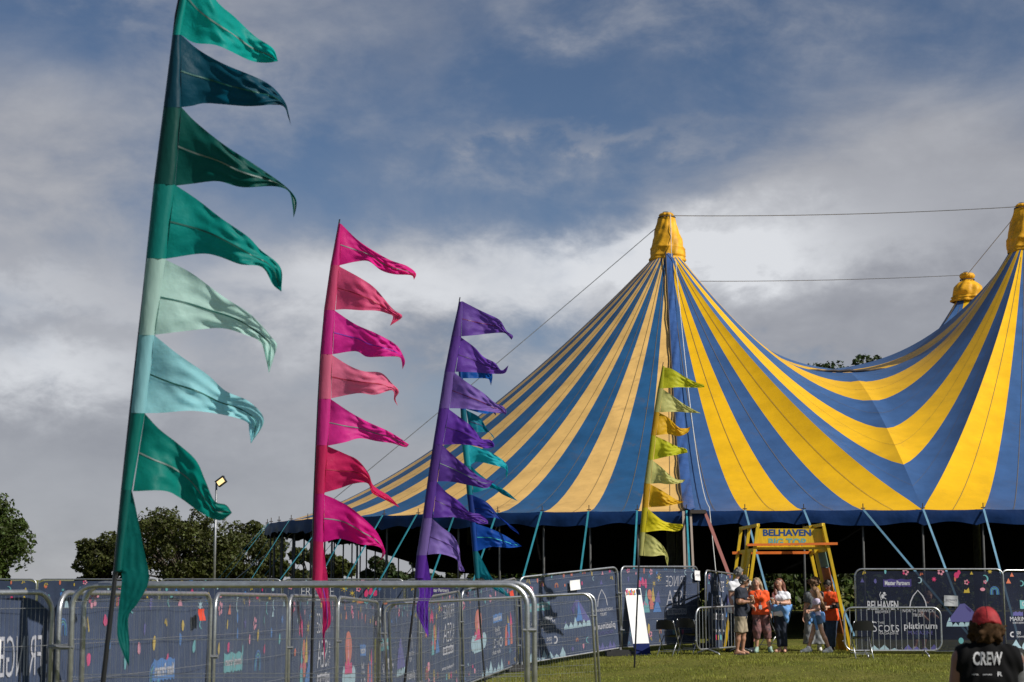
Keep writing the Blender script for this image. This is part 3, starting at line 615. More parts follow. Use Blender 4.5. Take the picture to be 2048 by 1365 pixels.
def art_fringe(r, big=1.0):
    a = Art()
    a.text('FRINGE', 0.50, 1.40, 0.92, 0.26, bold=-0.012); a.text('SEA', 0.66, 0.95, 0.72, 0.36, bold=-0.012); a.text('BY', 0.52, 0.96, 0.12, 0.09); a.text('THE', 0.40, 1.12, 0.24, 0.09, rot=math.pi / 2)
    a.tagbox('', 0.46, 0.72, 0.9, 0.15, 'white'); a.text('6-15 AUGUST 2021', 0.50, 0.75, 0.82, 0.09, 'navy', 0.02)
    castle(a, 1.65, 0.80, 0.85, 0.62); a.text('fringebythesea', 0.42, 0.42, 1.0, 0.09, bold=0.01)
    for k, c in enumerate(('pink', 'yellow', 'teal')): a.tagbox('', 0.62 + .2 * k, 0.24, 0.1, 0.12, c)
    icons(a, r, skip=[(0.4, 0.1, 1.5, 0.5), (0.4, 1.3, 1.5, 1.72)])
    a.ell(1.72, 1.62, .05, .05, 'yellow')
    for k in range(8): q = k * math.pi / 4; a.strip([(1.72 + .07 * math.cos(q), 1.62 + .07 * math.sin(q)), (1.72 + .11 * math.cos(q), 1.62 + .11 * math.sin(q))], .016, 'yellow')
    a.star(1.95, 1.48, .1, 'yellow', 6, .25); a.strip([(2.0, 1.22), (2.05, 1.3), (2.1, 1.22), (2.15, 1.3), (2.2, 1.24)], .025, 'yellow')
    for k in range(3): a.ell(2.35 + .13 * k, 1.48 + .05 * (k % 2), .06, .1, 'pink', wob=.2)
    a.ell(2.9, 1.2, .06, .05, 'coral'); a.ell(2.7, .62, .09, .1, 'rose', wob=.2); a.rainbow(2.85, .5, .12); a.ell(2.25, .42, .05, .12, 'yellow')
    return a
def art_master(r):
    a = Art()
    a.tagbox('Master Partners', 0.62, 1.48, 0.66, 0.17, 'purple')
    a.text('BELHAVEN', 0.24, 0.96, 0.72, 0.20, bold=0.02); a.text('BREWERY', 0.42, 0.88, 0.36, 0.06)
    # small rampant beast above the brewery word
    a.ell(0.60, 1.26, .035, .05, 'white'); a.ell(0.64, 1.33, .03, .03, 'white'); a.strip([(0.56, 1.2), (0.53, 1.3), (0.56, 1.36)], .014, 'white'); a.strip([(0.62, 1.28), (0.69, 1.3)], .016, 'white'); a.strip([(0.62, 1.24), (0.68, 1.2)], .016, 'white'); a.strip([(0.58, 1.2), (0.55, 1.18)], .016, 'white')
    X = 1.42; a.strip([(X - .19, 1.02), (X - .17, 1.14), (X - .11, 1.27), (X, 1.40), (X + .11, 1.27), (X + .17, 1.14), (X + .19, 1.02)], .026, 'white')
    a.text('NORTH BERWICK', 1.06, 0.90, 0.72, 0.07); a.text('TRUST', 1.29, 0.80, 0.25, 0.07, bold=.01)
    a.text('Scots', 0.34, 0.46, 0.62, 0.23, bold=-.01); a.text('THE', 0.46, 0.64, 0.16, 0.05); a.text('MAGAZINE', 0.48, 0.40, 0.46, 0.05)
    a.text('platinum', 1.08, 0.48, 0.76, 0.19, bold=.015); a.text('MAGAZINE', 1.18, 0.40, 0.56, 0.08, 'lilac')
    mountain(a, 2.05, 0.58, 0.85, 0.52)
    a.waves(0.25, 0.95, 0.03, 0.16, 'pale', 3); a.waves(1.05, 1.85, 0.03, 0.15, 'lilac', 4)
    icons(a, r, bottom=False, skip=[(0.5, 1.4, 1.4, 1.7)])
    a.moon(2.98, 1.66, .09, 'teal'); a.ell(2.33, 1.74, .06, .07, 'pink'); a.poly([(2.48, 1.34), (2.62, 1.34), (2.6, 1.46), (2.54, 1.4), (2.5, 1.42)], 'yellow'); a.ell(2.92, 1.42, .06, .04, 'rose'); a.rainbow(3.2, 1.38, .1, ('blue', 'teal', 'blue'))
    a.ell(2.38, 0.26, .06, .07, 'teal'); a.ell(2.78, .2, .06, .06, 'pink')
    for k in range(4): a.strip([(2.52 + .04 * k, .06), (2.5 + .055 * k, .2)], .03, 'teal')
    return a
def art_partners(r):
    a = Art()
    X = 0.55; a.strip([(X - .19, 1.02), (X - .17, 1.14), (X - .11, 1.27), (X, 1.40), (X + .11, 1.27), (X + .17, 1.14), (X + .19, 1.02)], .026, 'white')
    a.text('NORTH BERWICK', 0.18, 0.90, 0.76, 0.07); a.text('TRUST', 0.42, 0.80, 0.25, 0.07, bold=.01); a.text('platinum', 0.12, 0.46, 0.78, 0.19, bold=.015); a.text('MAGAZINE', 0.22, 0.38, 0.56, 0.08, 'lilac')
    a.waves(0.15, 0.85, 0.03, 0.22, 'lilac', 5)
    mountain(a, 1.02, 0.62, 0.98, 0.62); a.tagbox('Community Partners', 2.42, 1.1, 0.86, 0.18, 'teal')
    a.text('MARINE', 2.28, 0.78, 0.5, 0.09); a.tagbox('', 2.36, 0.88, 0.3, 0.08, 'white'); a.text('NORTH BERWICK', 2.32, 0.70, 0.42, 0.04)
    a.arc(2.3, 0.42, .07, .04, 'white', 1.2, 5.2); a.text('sse', 2.42, 0.42, .16, .08); a.text('Renewables', 2.42, .34, .36, .05); a.arc(3.0, .8, .08, .02, 'white', 0, 5); a.ell(3.02, .78, .03, .05, 'white')
    a.waves(1.95, 3.2, 0.0, 0.26, 'pale', 6); icons(a, r, skip=[(0, 0, 1.0, .4), (1.9, 0, 3.3, .4)])
    return a
def art_premium(r):
    a = Art()
    a.tagbox('Artist Partners', 0.95, 1.05, 0.6, 0.17, 'blue'); icecream(a, 1.9, 0.55, 0.95, 0.85)
    for k in range(3): a.poly([(0.3 + .17 * k, .5), (.44 + .17 * k, .5), (.42 + .17 * k, .9 + .12 * (k % 2)), (.32 + .17 * k, .95)], ['coral', 'blue', 'coral'][k])
    a.tri(.38, .9, .2, .3, 'pink'); a.strip([(.3, .6), (.42, .75), (.5, .6), (.62, .78), (.7, .62)], .03, 'pink'); a.poly([(.52, .95), (.62, .98), (.6, 1.15)], 'yellow')
    a.text('Bell', 1.15, 0.86, 0.3, .09); a.text('SELECT', 1.05, .78, .36, .05); a.arc(1.05, .62, .09, .03, 'white', 0, 6.28, 14); a.text('2', 1.42, .54, .1, .18); a.text('EUC', 1.2, .58, .16, .08); a.text('after dark', 1.1, .4, .5, .09, bold=.01)
    a.waves(0.9, 2.2, 0.0, 0.3, 'pale', 6); icons(a, r, skip=[(0.8, 0, 2.3, .45)]); return a
def art_mixed(r, tg=('Community Partners', 2.3, .95, .75, .2, 'teal')):
    a = Art(); mountain(a, 0.5, .1, .8, .8); a.tagbox(*tg); a.waves(1.4, 2.2, .05, .25, 'lilac', 4)
    icons(a, r, skip=[(.4, .1, 1.4, .5)]); icons(a, r, top=False, bottom=False)
    for k in range(9): a.ell(.3 + .35 * k, 1.38 + .1 * math.sin(k * 2.3), .035, .06, ['teal', 'blue', 'pink', 'yellow', 'rose'][k % 5], wob=.15)
    a.text('MARINE', 1.6, .75, .5, .09); a.rainbow(1.3, 1.15, .12, ('blue', 'teal', 'blue')); return a
def art_letters(r):
    a = Art(); a.text('FRINGE', 0.02, 1.26, 0.46, 0.30, bold=-.01); a.text('SEA', 0.06, 0.78, .60, .38, bold=-.01); return a

PANH = 1.98
def panel(P0, P1, label, art=None, mirrored=False, banner_front=False, wires=True, sheer=False, group='banner fences', name='mesh_fence', seed=0, nh=7, vstep=0.042, z_drop=0.0, ban=True, artcol=None):
    """P0,P1: top corners, left and right as seen from the lawn"""
    P0 = np.asarray(P0, float); P1 = np.asarray(P1, float); L = float(np.linalg.norm(P1 - P0)); ex = (P1 - P0) / L; ez = np.array([0, 0, 1.0]); ey = np.cross(ez, ex); ey /= np.linalg.norm(ey); ez = np.cross(ex, ey)
    O = P0 - ez * PANH
    at3 = lambda x, y, z: O + ex * x + ey * y + ez * z         # y>0 is the far side
    root = thing(name, O + ex * L / 2, label, 'fence', group)
    rt = 0.021; f = MB(); rc = 0.16; q = np.linspace(0, math.pi / 2, 7)
    path = [(0.03, 0.0)] + [(0.03 + rc - rc * math.cos(k), PANH - rc + rc * math.sin(k) - rt) for k in q] + [(L - 0.03 - rc + rc * math.sin(k), PANH - rc + rc * math.cos(k) - rt) for k in q] + [(L - 0.03, 0.0)]
    f.tube([at3(x, 0, z) for x, z in path], rt, 8)
    f.tube([at3(0.03, 0, 0.10), at3(L - 0.03, 0, 0.10)], rt * 0.9, 8, False)
    f.build('frame', STEEL, root, smooth=True)
    if wires:
        w = MB(); n = int((L - 0.1) / vstep)
        for i in range(1, n):
            x = 0.03 + (L - 0.06) * i / n; ztop = PANH - rt - (0 if 0.2 < x < L - 0.2 else (1 - math.sin(math.acos(max(-1, min(1, 1 - (min(x, L - x) - 0.03) / rc))))) * rc)
            w.tube([at3(x, -0.006, 0.10), at3(x, -0.006, ztop)], 0.0011, 3, False)
        for k in range(nh):
            z = 0.16 + (PANH - 0.3) * k / (nh - 1); w.tube([at3(0.03, -0.01 - 0.02 * 0, z), at3(L * .33, -0.012, z + 0.006 * math.sin(k)), at3(L * .66, -0.012, z - 0.006 * math.sin(k * 2)), at3(L - 0.03, -0.01, z)], 0.0022, 4, False)
        w.build('wire_mesh', WIRE, root)
    if ban and (art is not None):
        ysg = -1 if banner_front else 1
        ph = seed * 1.7
        def bz(x, z): return ysg * (0.030 + 0.016 * math.sin(x * 2.1 + ph) + 0.009 * math.sin(x * 5.3 + z * 1.7 + ph) + 0.008 * math.sin(z * 3 + x + ph) + 0.02 * max(0, 0.25 - z) * math.sin(x * 4 + ph) * 2)
        x0, x1, z0, z1 = (-.03, L + .05, .12, PANH - .05) if mirrored else (0.045, L - 0.045, 0.12, PANH - 0.05)
        gx = np.linspace(x0, x1, 40); gz_ = np.linspace(z0, z1, 16)
        def top(x):        # hem follows the rounded frame and sags between the ties
            e = min(x, L - x); return -0.006 - 0.018 * abs(math.sin(x * 4.1 + ph)) - max(0, 0.16 - e) * 0.6
        G = [[at3(x, bz(x, z), z + top(x) * ((z - z0) / (z1 - z0)) ** 6 - 0.015 * abs(math.sin(x * 3 + ph)) * ((z1 - z) / (z1 - z0)) ** 6) for z in gz_] for x in gx]
        MB().grid(G).build('banner', SCRIM2 if sheer else SCRIM, root, smooth=True)
        sx = (L - 0.1) / 3.4
        for nm, V, Fs, Mi in (('printed_artwork', art.V, art.F, art.M), ('lettering', art.tV, art.tF, art.tM)):
            if not V: continue
            P = []
            for (x, z) in V:
                xx = 0.05 + x * sx; xx = L - xx if mirrored else xx; z = min(max(z, 0.0), 1.86) + 0.08; xx = min(max(xx, 0.05), L - 0.05)
                P.append(at3(xx, bz(xx, z) - (0.008 if nm == 'lettering' else 0.005), z))
            o = mk(nm, P, Fs, PMATF if mirrored else PMAT, root, mi=Mi, kind='stuff')
    return root, at3, L
def coupler(root, p):
    MB().box(p, (0.045, 0.03, 0.018)).tube([p + (-.05, -.03, 0), p + (.05, -.03, 0)], 0.012, 6).build('coupler', STEEL2, root)
T3 = lambda px, py, Y: at(px, py, Y)
R_ = lambda k: np.random.default_rng(100 + k)
# the winding row of banner panels on the left, printed side turned away
J = [(112, 1180, 13.35), (427, 1184, 17.05), (577, 1188, 20.5), (675, 1191, 24.0), (758, 1202, 27.4), (840, 1195, 30.8), (921, 1180, 34.2), (1034, 1154, 37.6), (1238, 1132, 40.1), (1398, 1132, 42.9)]
JP = [T3(*j) for j in J]
gapd = lambda a, b: (a + (b - a) * 0.012, b - (b - a) * 0.012)
rows = [(1, 'banner fence panel with rainbow and red sticker nearest behind the teal flag', art_mixed(R_(1), ('Master Partners', .78, 1.10, .56, .19, 'blue')), True),
        (2, 'banner fence panel with blue arch and teal tag between teal and pink flags', art_mixed(R_(2), ('Community Partners', 2.05, 1.09, .85, .19, 'teal')), True),
        (3, 'banner fence panel with mirrored white festival lettering just behind the pink flag pole', art_fringe(R_(3)), True),
        (4, 'banner fence panel with pink ice cream print right of the pink flag', art_premium(R_(4)), True),
        (5, 'banner fence panel with mountain print left of the purple flag pole', art_partners(R_(5)), True),
        (6, 'narrow looking banner panel with mirrored festival lettering right of the purple flag', art_fringe(R_(6)), True),
        (7, 'banner fence panel with pink ice cream print behind the blue flag pole', art_premium(R_(7)), True),
        (8, 'banner fence panel with mountain and pointed arch, shadow of a flag across it', art_partners(R_(8)), True),
        (9, 'banner fence panel with mirrored festival lettering behind two folding chairs', art_fringe(R_(9)), True)]
PANELS = {}
for k, (i, lb, a, mir) in enumerate(rows):
    p, q = gapd(JP[i - 1], JP[i]); r_, a3, L = panel(p, q, lb, a, mir, seed=i); PANELS[i] = (r_, a3, L)
    if i < 9: coupler(r_, a3(L, -0.03, 1.35)); coupler(r_, a3(L, -0.03, 0.5))
p1 = T3(111, 1179, 13.15); p0 = p1 + np.array([-1.75, -2.95, 0.0]); r_, a3, L = panel(p0, p1, 'fence panel at the left edge with huge mirrored white letters on navy', art_letters(R_(0)), True, seed=11); PANELS[0] = (r_, a3, L); coupler(r_, a3(L, -0.03, 1.55))
# far banner fence beyond the row
fx = [-170, 75, 320, 565, 810, 1048]
fl_ = ['far banner fence panel at the left edge below the dark green tree', 'far banner fence panel with dark rail behind the teal flag', 'far banner fence panel behind the guy straps of the tent', 'far banner fence panel with white lettering right of the pink flag', 'far banner fence panel with partners tag right of the purple flag']
for k in range(5):
    p, q = T3(fx[k], 1157.5, 50), T3(fx[k + 1], 1157.5, 50 + .001); panel(p, q, fl_[k], [art_mixed(R_(19)), art_mixed(R_(20)), art_mixed(R_(21)), art_fringe(R_(22)), art_master(R_(23))][k], False, banner_front=True, wires=False, seed=20 + k)
# right hand side: panel facing the lawn behind the people, the big partners panel and its neighbour
p, q = T3(1410, 1139, 41.2), T3(1492, 1150, 44.3); panel(p, q, 'angled banner fence panel beside the gate, behind the man in white', art_fringe(R_(30)), False, banner_front=True, wires=False, seed=30)
p, q = T3(1707, 1137, 39.6), T3(2008, 1137, 39.6); r_, a3G, LG = panel(p, q, 'wide dark banner fence panel with four partner names, behind the grey barrier', art_master(R_(31)), False, banner_front=True, wires=False, sheer=True, seed=31)
a = Art(); a.tagbox('Community Partners', .38, 1.0, .8, .2, 'teal'); a.text('MARINE', .12, .72, .44, .1); a.tagbox('', .2, .84, .24, .09, 'lilac'); a.text('NORTH BERWICK', .18, .66, .32, .04); a.arc(.17, .42, .05, .03, 'white', 1.2, 5.2); a.text('sse', .26, .42, .1, .07); a.text('Renewables', .26, .35, .25, .05); a.waves(.1, 1.4, .05, .35, 'pale', 5); icons(a, R_(33), bottom=False)
p, q = T3(2000, 1139, 39.66), T3(2285, 1141, 41.0); panel(p, q, 'banner fence panel cut off by the right edge with teal tag and sagging hem', a, False, banner_front=True, wires=False, sheer=True, seed=33)
# bare mesh panels in front (two pairs, folded against each other)
b0, b1 = T3(138, 1166, 13.0), T3(1062, 1164, 13.0); r_, a3, L = panel(b0, b1, 'bare wire fence panel in the foreground spanning the lower left of the picture', None, group='bare wire fences'); coupler(r_, a3(L - .01, 0.02, 1.62)); coupler(r_, a3(0.0, 0.02, 1.50))
off = np.array([0.055, 0.13, 0.012]); panel(b0 + off, b1 + off, 'second bare wire fence panel folded against the back of the foreground one', None, group='bare wire fences', vstep=0.5, nh=4)
b0, b1 = T3(764, 1206, 27.2), T3(1186, 1184, 27.7); r_, a3, L = panel(b0, b1, 'bare wire fence panel further back, before the purple and blue flag poles', None, group='bare wire fences', nh=6); coupler(r_, a3(L - .01, 0.02, 1.60)); coupler(r_, a3(0.02, 0.02, 1.5))
off = np.array([0.06, 0.11, 0.0]); panel(b0 + off, b1 + off, 'second bare wire fence panel folded behind the further bare one', None, group='bare wire fences', vstep=0.5, nh=4)
# rubber feet
def foot(p, ang, label):
    z = gz(p); o = thing('fence_foot', (p[0], p[1], z), label, 'fence foot', 'rubber fence feet'); ax = np.array([[math.cos(ang), math.sin(ang), 0], [-math.sin(ang), math.cos(ang), 0], [0, 0, 1]])
    c = np.array([p[0], p[1], z]); b = MB(); b.box(c + (0, 0, .055), (.34, .11, .055), ax); b.box(c + (0, 0, .125), (.24, .09, .015), ax); b.build('foot_block', BLACK, o)
    MB().tube([c + (0, 0, .13), c + (0, 0, .20)], .028, 8).build('socket', STEEL2, o)
foot(JP[8] - (0.0, 0.25, 0), 0.15, 'black rubber foot block under the white leaning board'); foot(JP[7] - (-0.1, 0.15, 0), 0.4, 'black rubber foot block where the slanting banner fence turns')
foot(JP[9] + (.15, -.2, 0), 0.1, 'black rubber foot block beside the grey barrier near the folding chairs'); foot(at(2016, 1141, 39.5), 0.2, 'black rubber foot block at the right between the partner banners')
# notices clipped to the fences
PAPER = mat('paper_white', (0.72, 0.72, 0.72), 0.8)
def notice(P, ex, w, h, label, words=None, m=PAPER, rot=0.0, tm='navy', name='paper_notice'):
    ex = np.asarray(ex, float); ex /= np.linalg.norm(ex); ez = np.array([0, 0, 1.0]); n = np.cross(ex, ez)      # n points at the lawn
    e1 = ex * math.cos(rot) + ez * math.sin(rot); e2 = -ex * math.sin(rot) + ez * math.cos(rot); P = np.asarray(P, float)
    o = thing(name, P - e2 * h / 2, label, 'notice', None)
    G = [[P + e1 * w * (i / 6 - .5) + e2 * h * (j / 4 - .5) + n * (0.012 * math.sin(i * 1.1) + 0.01 * math.cos(j)) for j in range(5)] for i in range(7)]
    MB().grid(G).build('sheet', m, o, smooth=True)
    if words:
        V, Fs, _ = text2d(words, 0.01); q = [P + e1 * (v[0] - .5) * w * .8 + e2 * (v[1] * .18 - .02) * h + n * 0.028 for v in V]
        mk('lettering', q, Fs, PMAT[PK.index(tm)], o)
    return o
def on_panel(i, px, z, d=-0.05):
    r_, a3, L = PANELS[i]; best = min(np.linspace(0, L, 400), key=lambda x: abs(1024 + F * a3(x, 0, z)[0] / (a3(x, 0, z)[1]) - px)); return a3(best, d, z), a3(1, 0, 0) - a3(0, 0, 0)
P, ex = on_panel(8, 1146, 1.66); notice(P, ex, .34, .22, 'white paper notice clipped to the banner fence with the mountain')
P, ex = on_panel(9, 1388, 1.74); notice(P, ex, .24, .24, 'white paper notice at the corner of the panel with mirrored lettering', 'ENTRANCE', rot=-.06)
P = a3G(2.20, -0.07, 1.24); notice(P, (1, 0, 0), .32, .24, 'grey entrance notice on the dark partners banner above the mountain', 'ENTRANCE', m=mat('paper_grey', (.40, .41, .43), .8), rot=-.04)
RED = mat('sticker_red', (0.50, 0.045, 0.02), .6)
P, ex = on_panel(1, 401, 1.76); o = notice(P, ex, .16, .11, 'red square sticker on the fence panel with the rainbow', m=RED, name='red_sign')
P, ex = on_panel(7, 1019, 1.66); notice(P, ex, .24, .12, 'small red square sign on the panel behind the blue flag pole', m=RED, name='red_sign')
P, ex = on_panel(0, 3, 1.62 - .55); o = notice(P, ex, .06, 1.1, 'white sign with a green stripe clipped at the extreme left edge'); G = [P + np.array(v) for v in ((-.025, -.02, -.35), (0.005, -.02, -.35), (0.005, -.02, .3), (-.025, -.02, .3))]; mk('stripe', G, [(0, 1, 2, 3)], mat('sign_green', (.12, .36, .05), .6), o)

# ------------------------------------------------------------------ pennant flags
def cloth(name, c, tr=0.6):
    m = mat(name, c, 0.52, trans=tr, spec=0.22, var=0.08, vscale=6, bump=0.3, bscale=8)
    m['col'] = c; return m
POLEM = mat('pole_black', (0.012, 0.012, 0.014), 0.35)
def resamp(P, n):
    P = np.asarray(P, float)
    # Catmull-Rom through the points, then even arc length
    Q = np.vstack([2 * P[0] - P[1], P, 2 * P[-1] - P[-2]]); out = []
    for i in range(1, len(Q) - 2):
        for t in np.linspace(0, 1, 10, endpoint=False):
            p0, p1, p2, p3 = Q[i - 1:i + 3]; out.append(0.5 * (2 * p1 + (p2 - p0) * t + (2 * p0 - 5 * p1 + 4 * p2 - p3) * t * t + (3 * p1 - p0 - 3 * p2 + p3) * t ** 3))
    out.append(P[-1]); out = np.array(out); d = np.r_[0, np.cumsum(np.linalg.norm(np.diff(out, axis=0), axis=1))]
    u = np.linspace(0, d[-1], n); return np.stack([np.interp(u, d, out[:, k]) for k in (0, 1)], -1)
def feather(label, Y, pole, left, right, pens, cols, seams, seed, last=True):
    """pole: image polyline; left/right: sleeve edges at each segment break; pens: per pennant (top edge to tip, bottom edge to tip)"""
    r = np.random.default_rng(seed); b = at(*pole[-1], Y); gy = gz(b); b2 = b + (b - at(*pole[-2], Y)) * 0.0
    # run the pole straight on down into the lawn
    top_pts = [at(*p, Y) for p in pole]; dv = top_pts[-1] - top_pts[-2]; 
    if top_pts[-1][2] > gy: top_pts.append(top_pts[-1] + dv * ((top_pts[-1][2] - gy + 0.1) / -dv[2]))
    base = top_pts[-1]; root = thing('feather_flag', (base[0], base[1], gz(base)), label, 'flag', 'feather flags along the fence')
    n = len(top_pts); MB().tube(top_pts, np.linspace(0.009, 0.020, n), 8).build('pole', POLEM, root, smooth=True)
    px1 = F / Y
    for k, (tp, bt) in enumerate(pens):
        m = cols[k]
        if k < len(left) - 1:
            l0, l1, r0, r1 = (np.array(v, float) for v in (left[k], left[k + 1], right[k], right[k + 1])); G = []
            for i in range(9):
                t = i / 8; a_ = l0 + (l1 - l0) * t; b_ = r0 + (r1 - r0) * t; row = []
                for j in range(11):
                    q = 2 * math.pi * j / 10; c = (a_ + b_) / 2 + (b_ - a_) / 2 * math.cos(q)
                    row.append(at(c[0], c[1], Y + math.sin(q) * 0.045 + 0.006 * math.sin(i * 1.5 + j * 2 + k)))
                G.append(row)
            MB().grid(G).build('sleeve', slv(m), root, smooth=True)
        na, nb = 46, 19
        hang = last and k == len(pens) - 1
        Tp = resamp(tp, na); Bt = resamp(bt, na); h0 = np.linalg.norm(Tp[0] - Bt[0]) / px1
        s = np.linspace(0, 1, na); v = np.linspace(0, 1, nb); ph = r.uniform(0, 6); kk = r.uniform(4.5, 7.5); amp = h0 * r.uniform(0.11, 0.20); drift = h0 * r.uniform(0.0, 0.9)
        G = np.empty((na, nb, 3)); S2 = []
        for i in range(na):
            for j in range(nb):
                p = Tp[i] + (Bt[i] - Tp[i]) * v[j]
                d = amp * math.sin(kk * s[i] + ph - 1.4 * v[j]) * min(1, s[i] * 2.5) + drift * s[i] ** 1.5 + 0.25 * amp * math.sin(14 * s[i] + 4 * v[j] + ph * 2) * min(1, s[i] * 2) + 0.16 * amp * math.sin(29 * s[i] - 11 * v[j] + ph + 2 * math.sin(6 * v[j] + k)) * min(1, s[i] * 1.6) + 0.09 * amp * math.sin(23 * v[j] + 17 * s[i] + 3 * math.sin(9 * s[i])) * min(1, s[i] * 3) + (1 - s[i]) * h0 * 0.05 * math.sin(5 * v[j] + ph)
                G[i, j] = at(p[0], p[1], Y + d)
        pn = MB().grid(G).build('pennant', m, root, smooth=True)
        c = seams[k % len(seams)]
        if c is not None:
            jm = 9 if not hang else 8; e = []
            for i in range(na - 2):
                a_ = G[i, jm - 1] * 0.5 + G[i, jm] * 0.5; b_ = G[i, jm]; wv = (G[i, jm + 1] - G[i, jm - 1]); wv = wv / max(np.linalg.norm(wv), 1e-6) * min(0.006, np.linalg.norm(wv) * .45); e.append([b_ - wv + (0, -0.004, 0), b_ + wv + (0, -0.004, 0)])
            MB().grid(np.array(e)).build('seam_ribbon', c, pn)
    return root
def slv(m):  # sleeve cloth: doubled layer and its unlit tone both put in as darker colour
    c = m.node_tree.nodes['Principled BSDF'].inputs['Base Color']; mx = m['col']; return mat(m.name + '_doubled_shaded', tuple(v * .62 for v in mx), .45, trans=.35, spec=.3, bump=.3, bscale=7, stretch=(1, 1, .3))
SILV = mat('ribbon_silver', (0.20, 0.26, 0.25), 0.6, 0.0, trans=.3, spec=.2)
def dk(n, c): return mat(n, c, 0.5, trans=0.3)
# teal
tl = [(375, -78), (345, 70), (327, 215), (307.5, 368), (292, 517), (276, 670), (260, 826), (242, 980), (228, 1145)]
trr = [(388, -78), (362, 70), (363, 215), (350, 370), (332, 518), (310, 671), (290, 827), (264, 981), (244, 1140)]
tp = [([(388, -78), (430, -2), (470, 35), (510, 73), (546, 97), (556, 123)], [(362, 70), (389, 86), (436, 92), (499, 121), (532, 126), (556, 123)]),
      ([(362, 70), (396, 99), (447, 128), (532, 165), (568, 201), (577, 227), (582, 252)], [(363, 215), (385, 212), (414, 207), (495, 213), (546, 210), (568, 214), (576, 234), (582, 252)]),
      ([(363, 215), (392, 245), (447, 289), (510, 330), (565, 368), (590, 394), (593, 414), (587, 436)], [(350, 372), (385, 368), (436, 363), (484, 375), (546, 373), (577, 383), (585, 412), (587, 436)]),
      ([(350, 370), (395, 400), (444, 438), (495, 473), (521, 500), (561, 535), (563, 584)], [(332, 518), (400, 508), (436, 513), (480, 529), (524, 535), (546, 570), (563, 584)]),
      ([(332, 520), (385, 548), (444, 592), (502, 630), (546, 678), (554, 692), (538, 747)], [(310, 670), (385, 661), (444, 657), (491, 670), (521, 685), (532, 720), (538, 747)]),
      ([(310, 672), (356, 709), (414, 749), (451, 782), (499, 804), (528, 841), (502, 888)], [(290, 827), (326, 826), (385, 822), (451, 831), (493, 844), (498, 860), (502, 888)]),
      ([(290, 828), (319, 859), (356, 888), (392, 921), (410, 960), (429, 1002), (452, 1010), (464, 1026)], [(266, 983), (327, 982), (358, 995), (402, 1026), (436, 1041), (452, 1036), (464, 1026)]),
      ([(264, 983), (272, 1019), (286, 1091), (298, 1159), (276, 1206), (257, 1234), (259, 1290), (258, 1333)], [(240, 1000), (238, 1060), (232, 1140), (244, 1150), (235, 1241), (236, 1278), (249, 1315), (258, 1333)])]
tc_ = [cloth('teal_bright', (0.004, 0.42, 0.37)), cloth('teal_petrol', (0.003, 0.075, 0.125)), cloth('teal_bottle', (0.004, 0.105, 0.09)), cloth('teal_green', (0.004, 0.31, 0.275)), cloth('teal_mint', (0.58, 0.86, 0.79)), cloth('teal_ice', (0.38, 0.80, 0.88)), cloth('teal_emerald', (0.004, 0.26, 0.215)), cloth('teal_dark', (0.004, 0.17, 0.15))]
feather('tallest feather flag, teal and green pennants, in the left foreground', 12.5, [(377, -90), (352, 30), (333, 200), (312, 370), (296, 520), (279, 672), (262, 828), (246, 982), (231, 1146), (206, 1365)], tl, trr, tp, tc_, [SILV, dk('ribbon_green', (.01, .1, .08)), SILV, dk('ribbon_green', 0), dk('ribbon_green', 0), dk('ribbon_green', 0), SILV, None], 1)
# pink
kl = [(678, 446), (661, 530), (648, 620), (640.5, 709), (636, 798), (631.5, 891), (628, 988), (625.5, 1082), (624, 1162)]
kr = [(683, 449), (679.5, 531), (670, 621), (665, 709), (662, 798), (656, 891), (649, 988), (647, 1085), (645, 1162)]
kp = [([(683, 449), (720, 484), (775, 518), (813, 532), (832, 547), (828, 560)], [(679.5, 531), (711, 524), (737, 523), (762, 541), (788, 549), (822, 551), (828, 560)]),
      ([(678, 533), (720, 556), (750, 577), (779, 611), (790, 622), (805, 634), (780, 652)], [(671, 620), (690, 619), (720, 621), (754, 622), (776, 628), (786, 634), (780, 652)]),
      ([(670, 622), (711, 649), (754, 668), (792, 690), (807, 713), (810, 726), (805, 739)], [(665.5, 709), (711, 703), (733, 714), (762, 714), (796, 714), (803, 722), (805, 739)]),
      ([(665, 711), (699, 732), (728, 743), (762, 746), (783, 766), (798, 783), (791, 797), (796, 813)], [(662.6, 797), (716, 787), (750, 790), (781, 781), (788, 786), (788, 800), (796, 813)]),
      ([(662, 799), (699, 824), (733, 843), (771, 860), (796, 874), (813, 886), (818, 889)], [(656, 892), (690, 885), (720, 877), (754, 883), (784, 887), (811, 895), (818, 889)]),
      ([(656, 893), (690, 908), (716, 921), (737, 947), (747.5, 972), (779, 993), (800, 1016)], [(648.5, 986), (680, 977), (707, 968), (735, 967), (745, 987), (768, 999), (800, 1016)]),
      ([(649, 990), (671, 999), (703, 1017), (737, 1046), (756, 1068), (768, 1095), (770, 1109), (753, 1130)], [(647.7, 1085), (681, 1078), (720, 1089), (751, 1092), (764, 1100), (762, 1117), (753, 1130)]),
      ([(646, 1087), (651, 1126), (656, 1161), (660, 1209), (661, 1248), (650, 1266), (649.6, 1295), (650, 1325)], [(633, 1100), (627, 1130), (625, 1162), (636, 1190), (645, 1215), (645, 1266), (647, 1295), (650, 1325)])]
kc = [cloth('pink_hot', (0.9, 0.025, 0.30)), cloth('pink_coral', (0.92, 0.11, 0.28)), cloth('pink_magenta', (0.85, 0.03, 0.36)), cloth('pink_light', (0.95, 0.20, 0.36)), cloth('pink_rose', (0.88, 0.04, 0.36)), cloth('pink_crimson', (0.78, 0.025, 0.15)), cloth('pink_deep', (0.78, 0.012, 0.27)), cloth('pink_bottom', (0.85, 0.03, 0.18))]
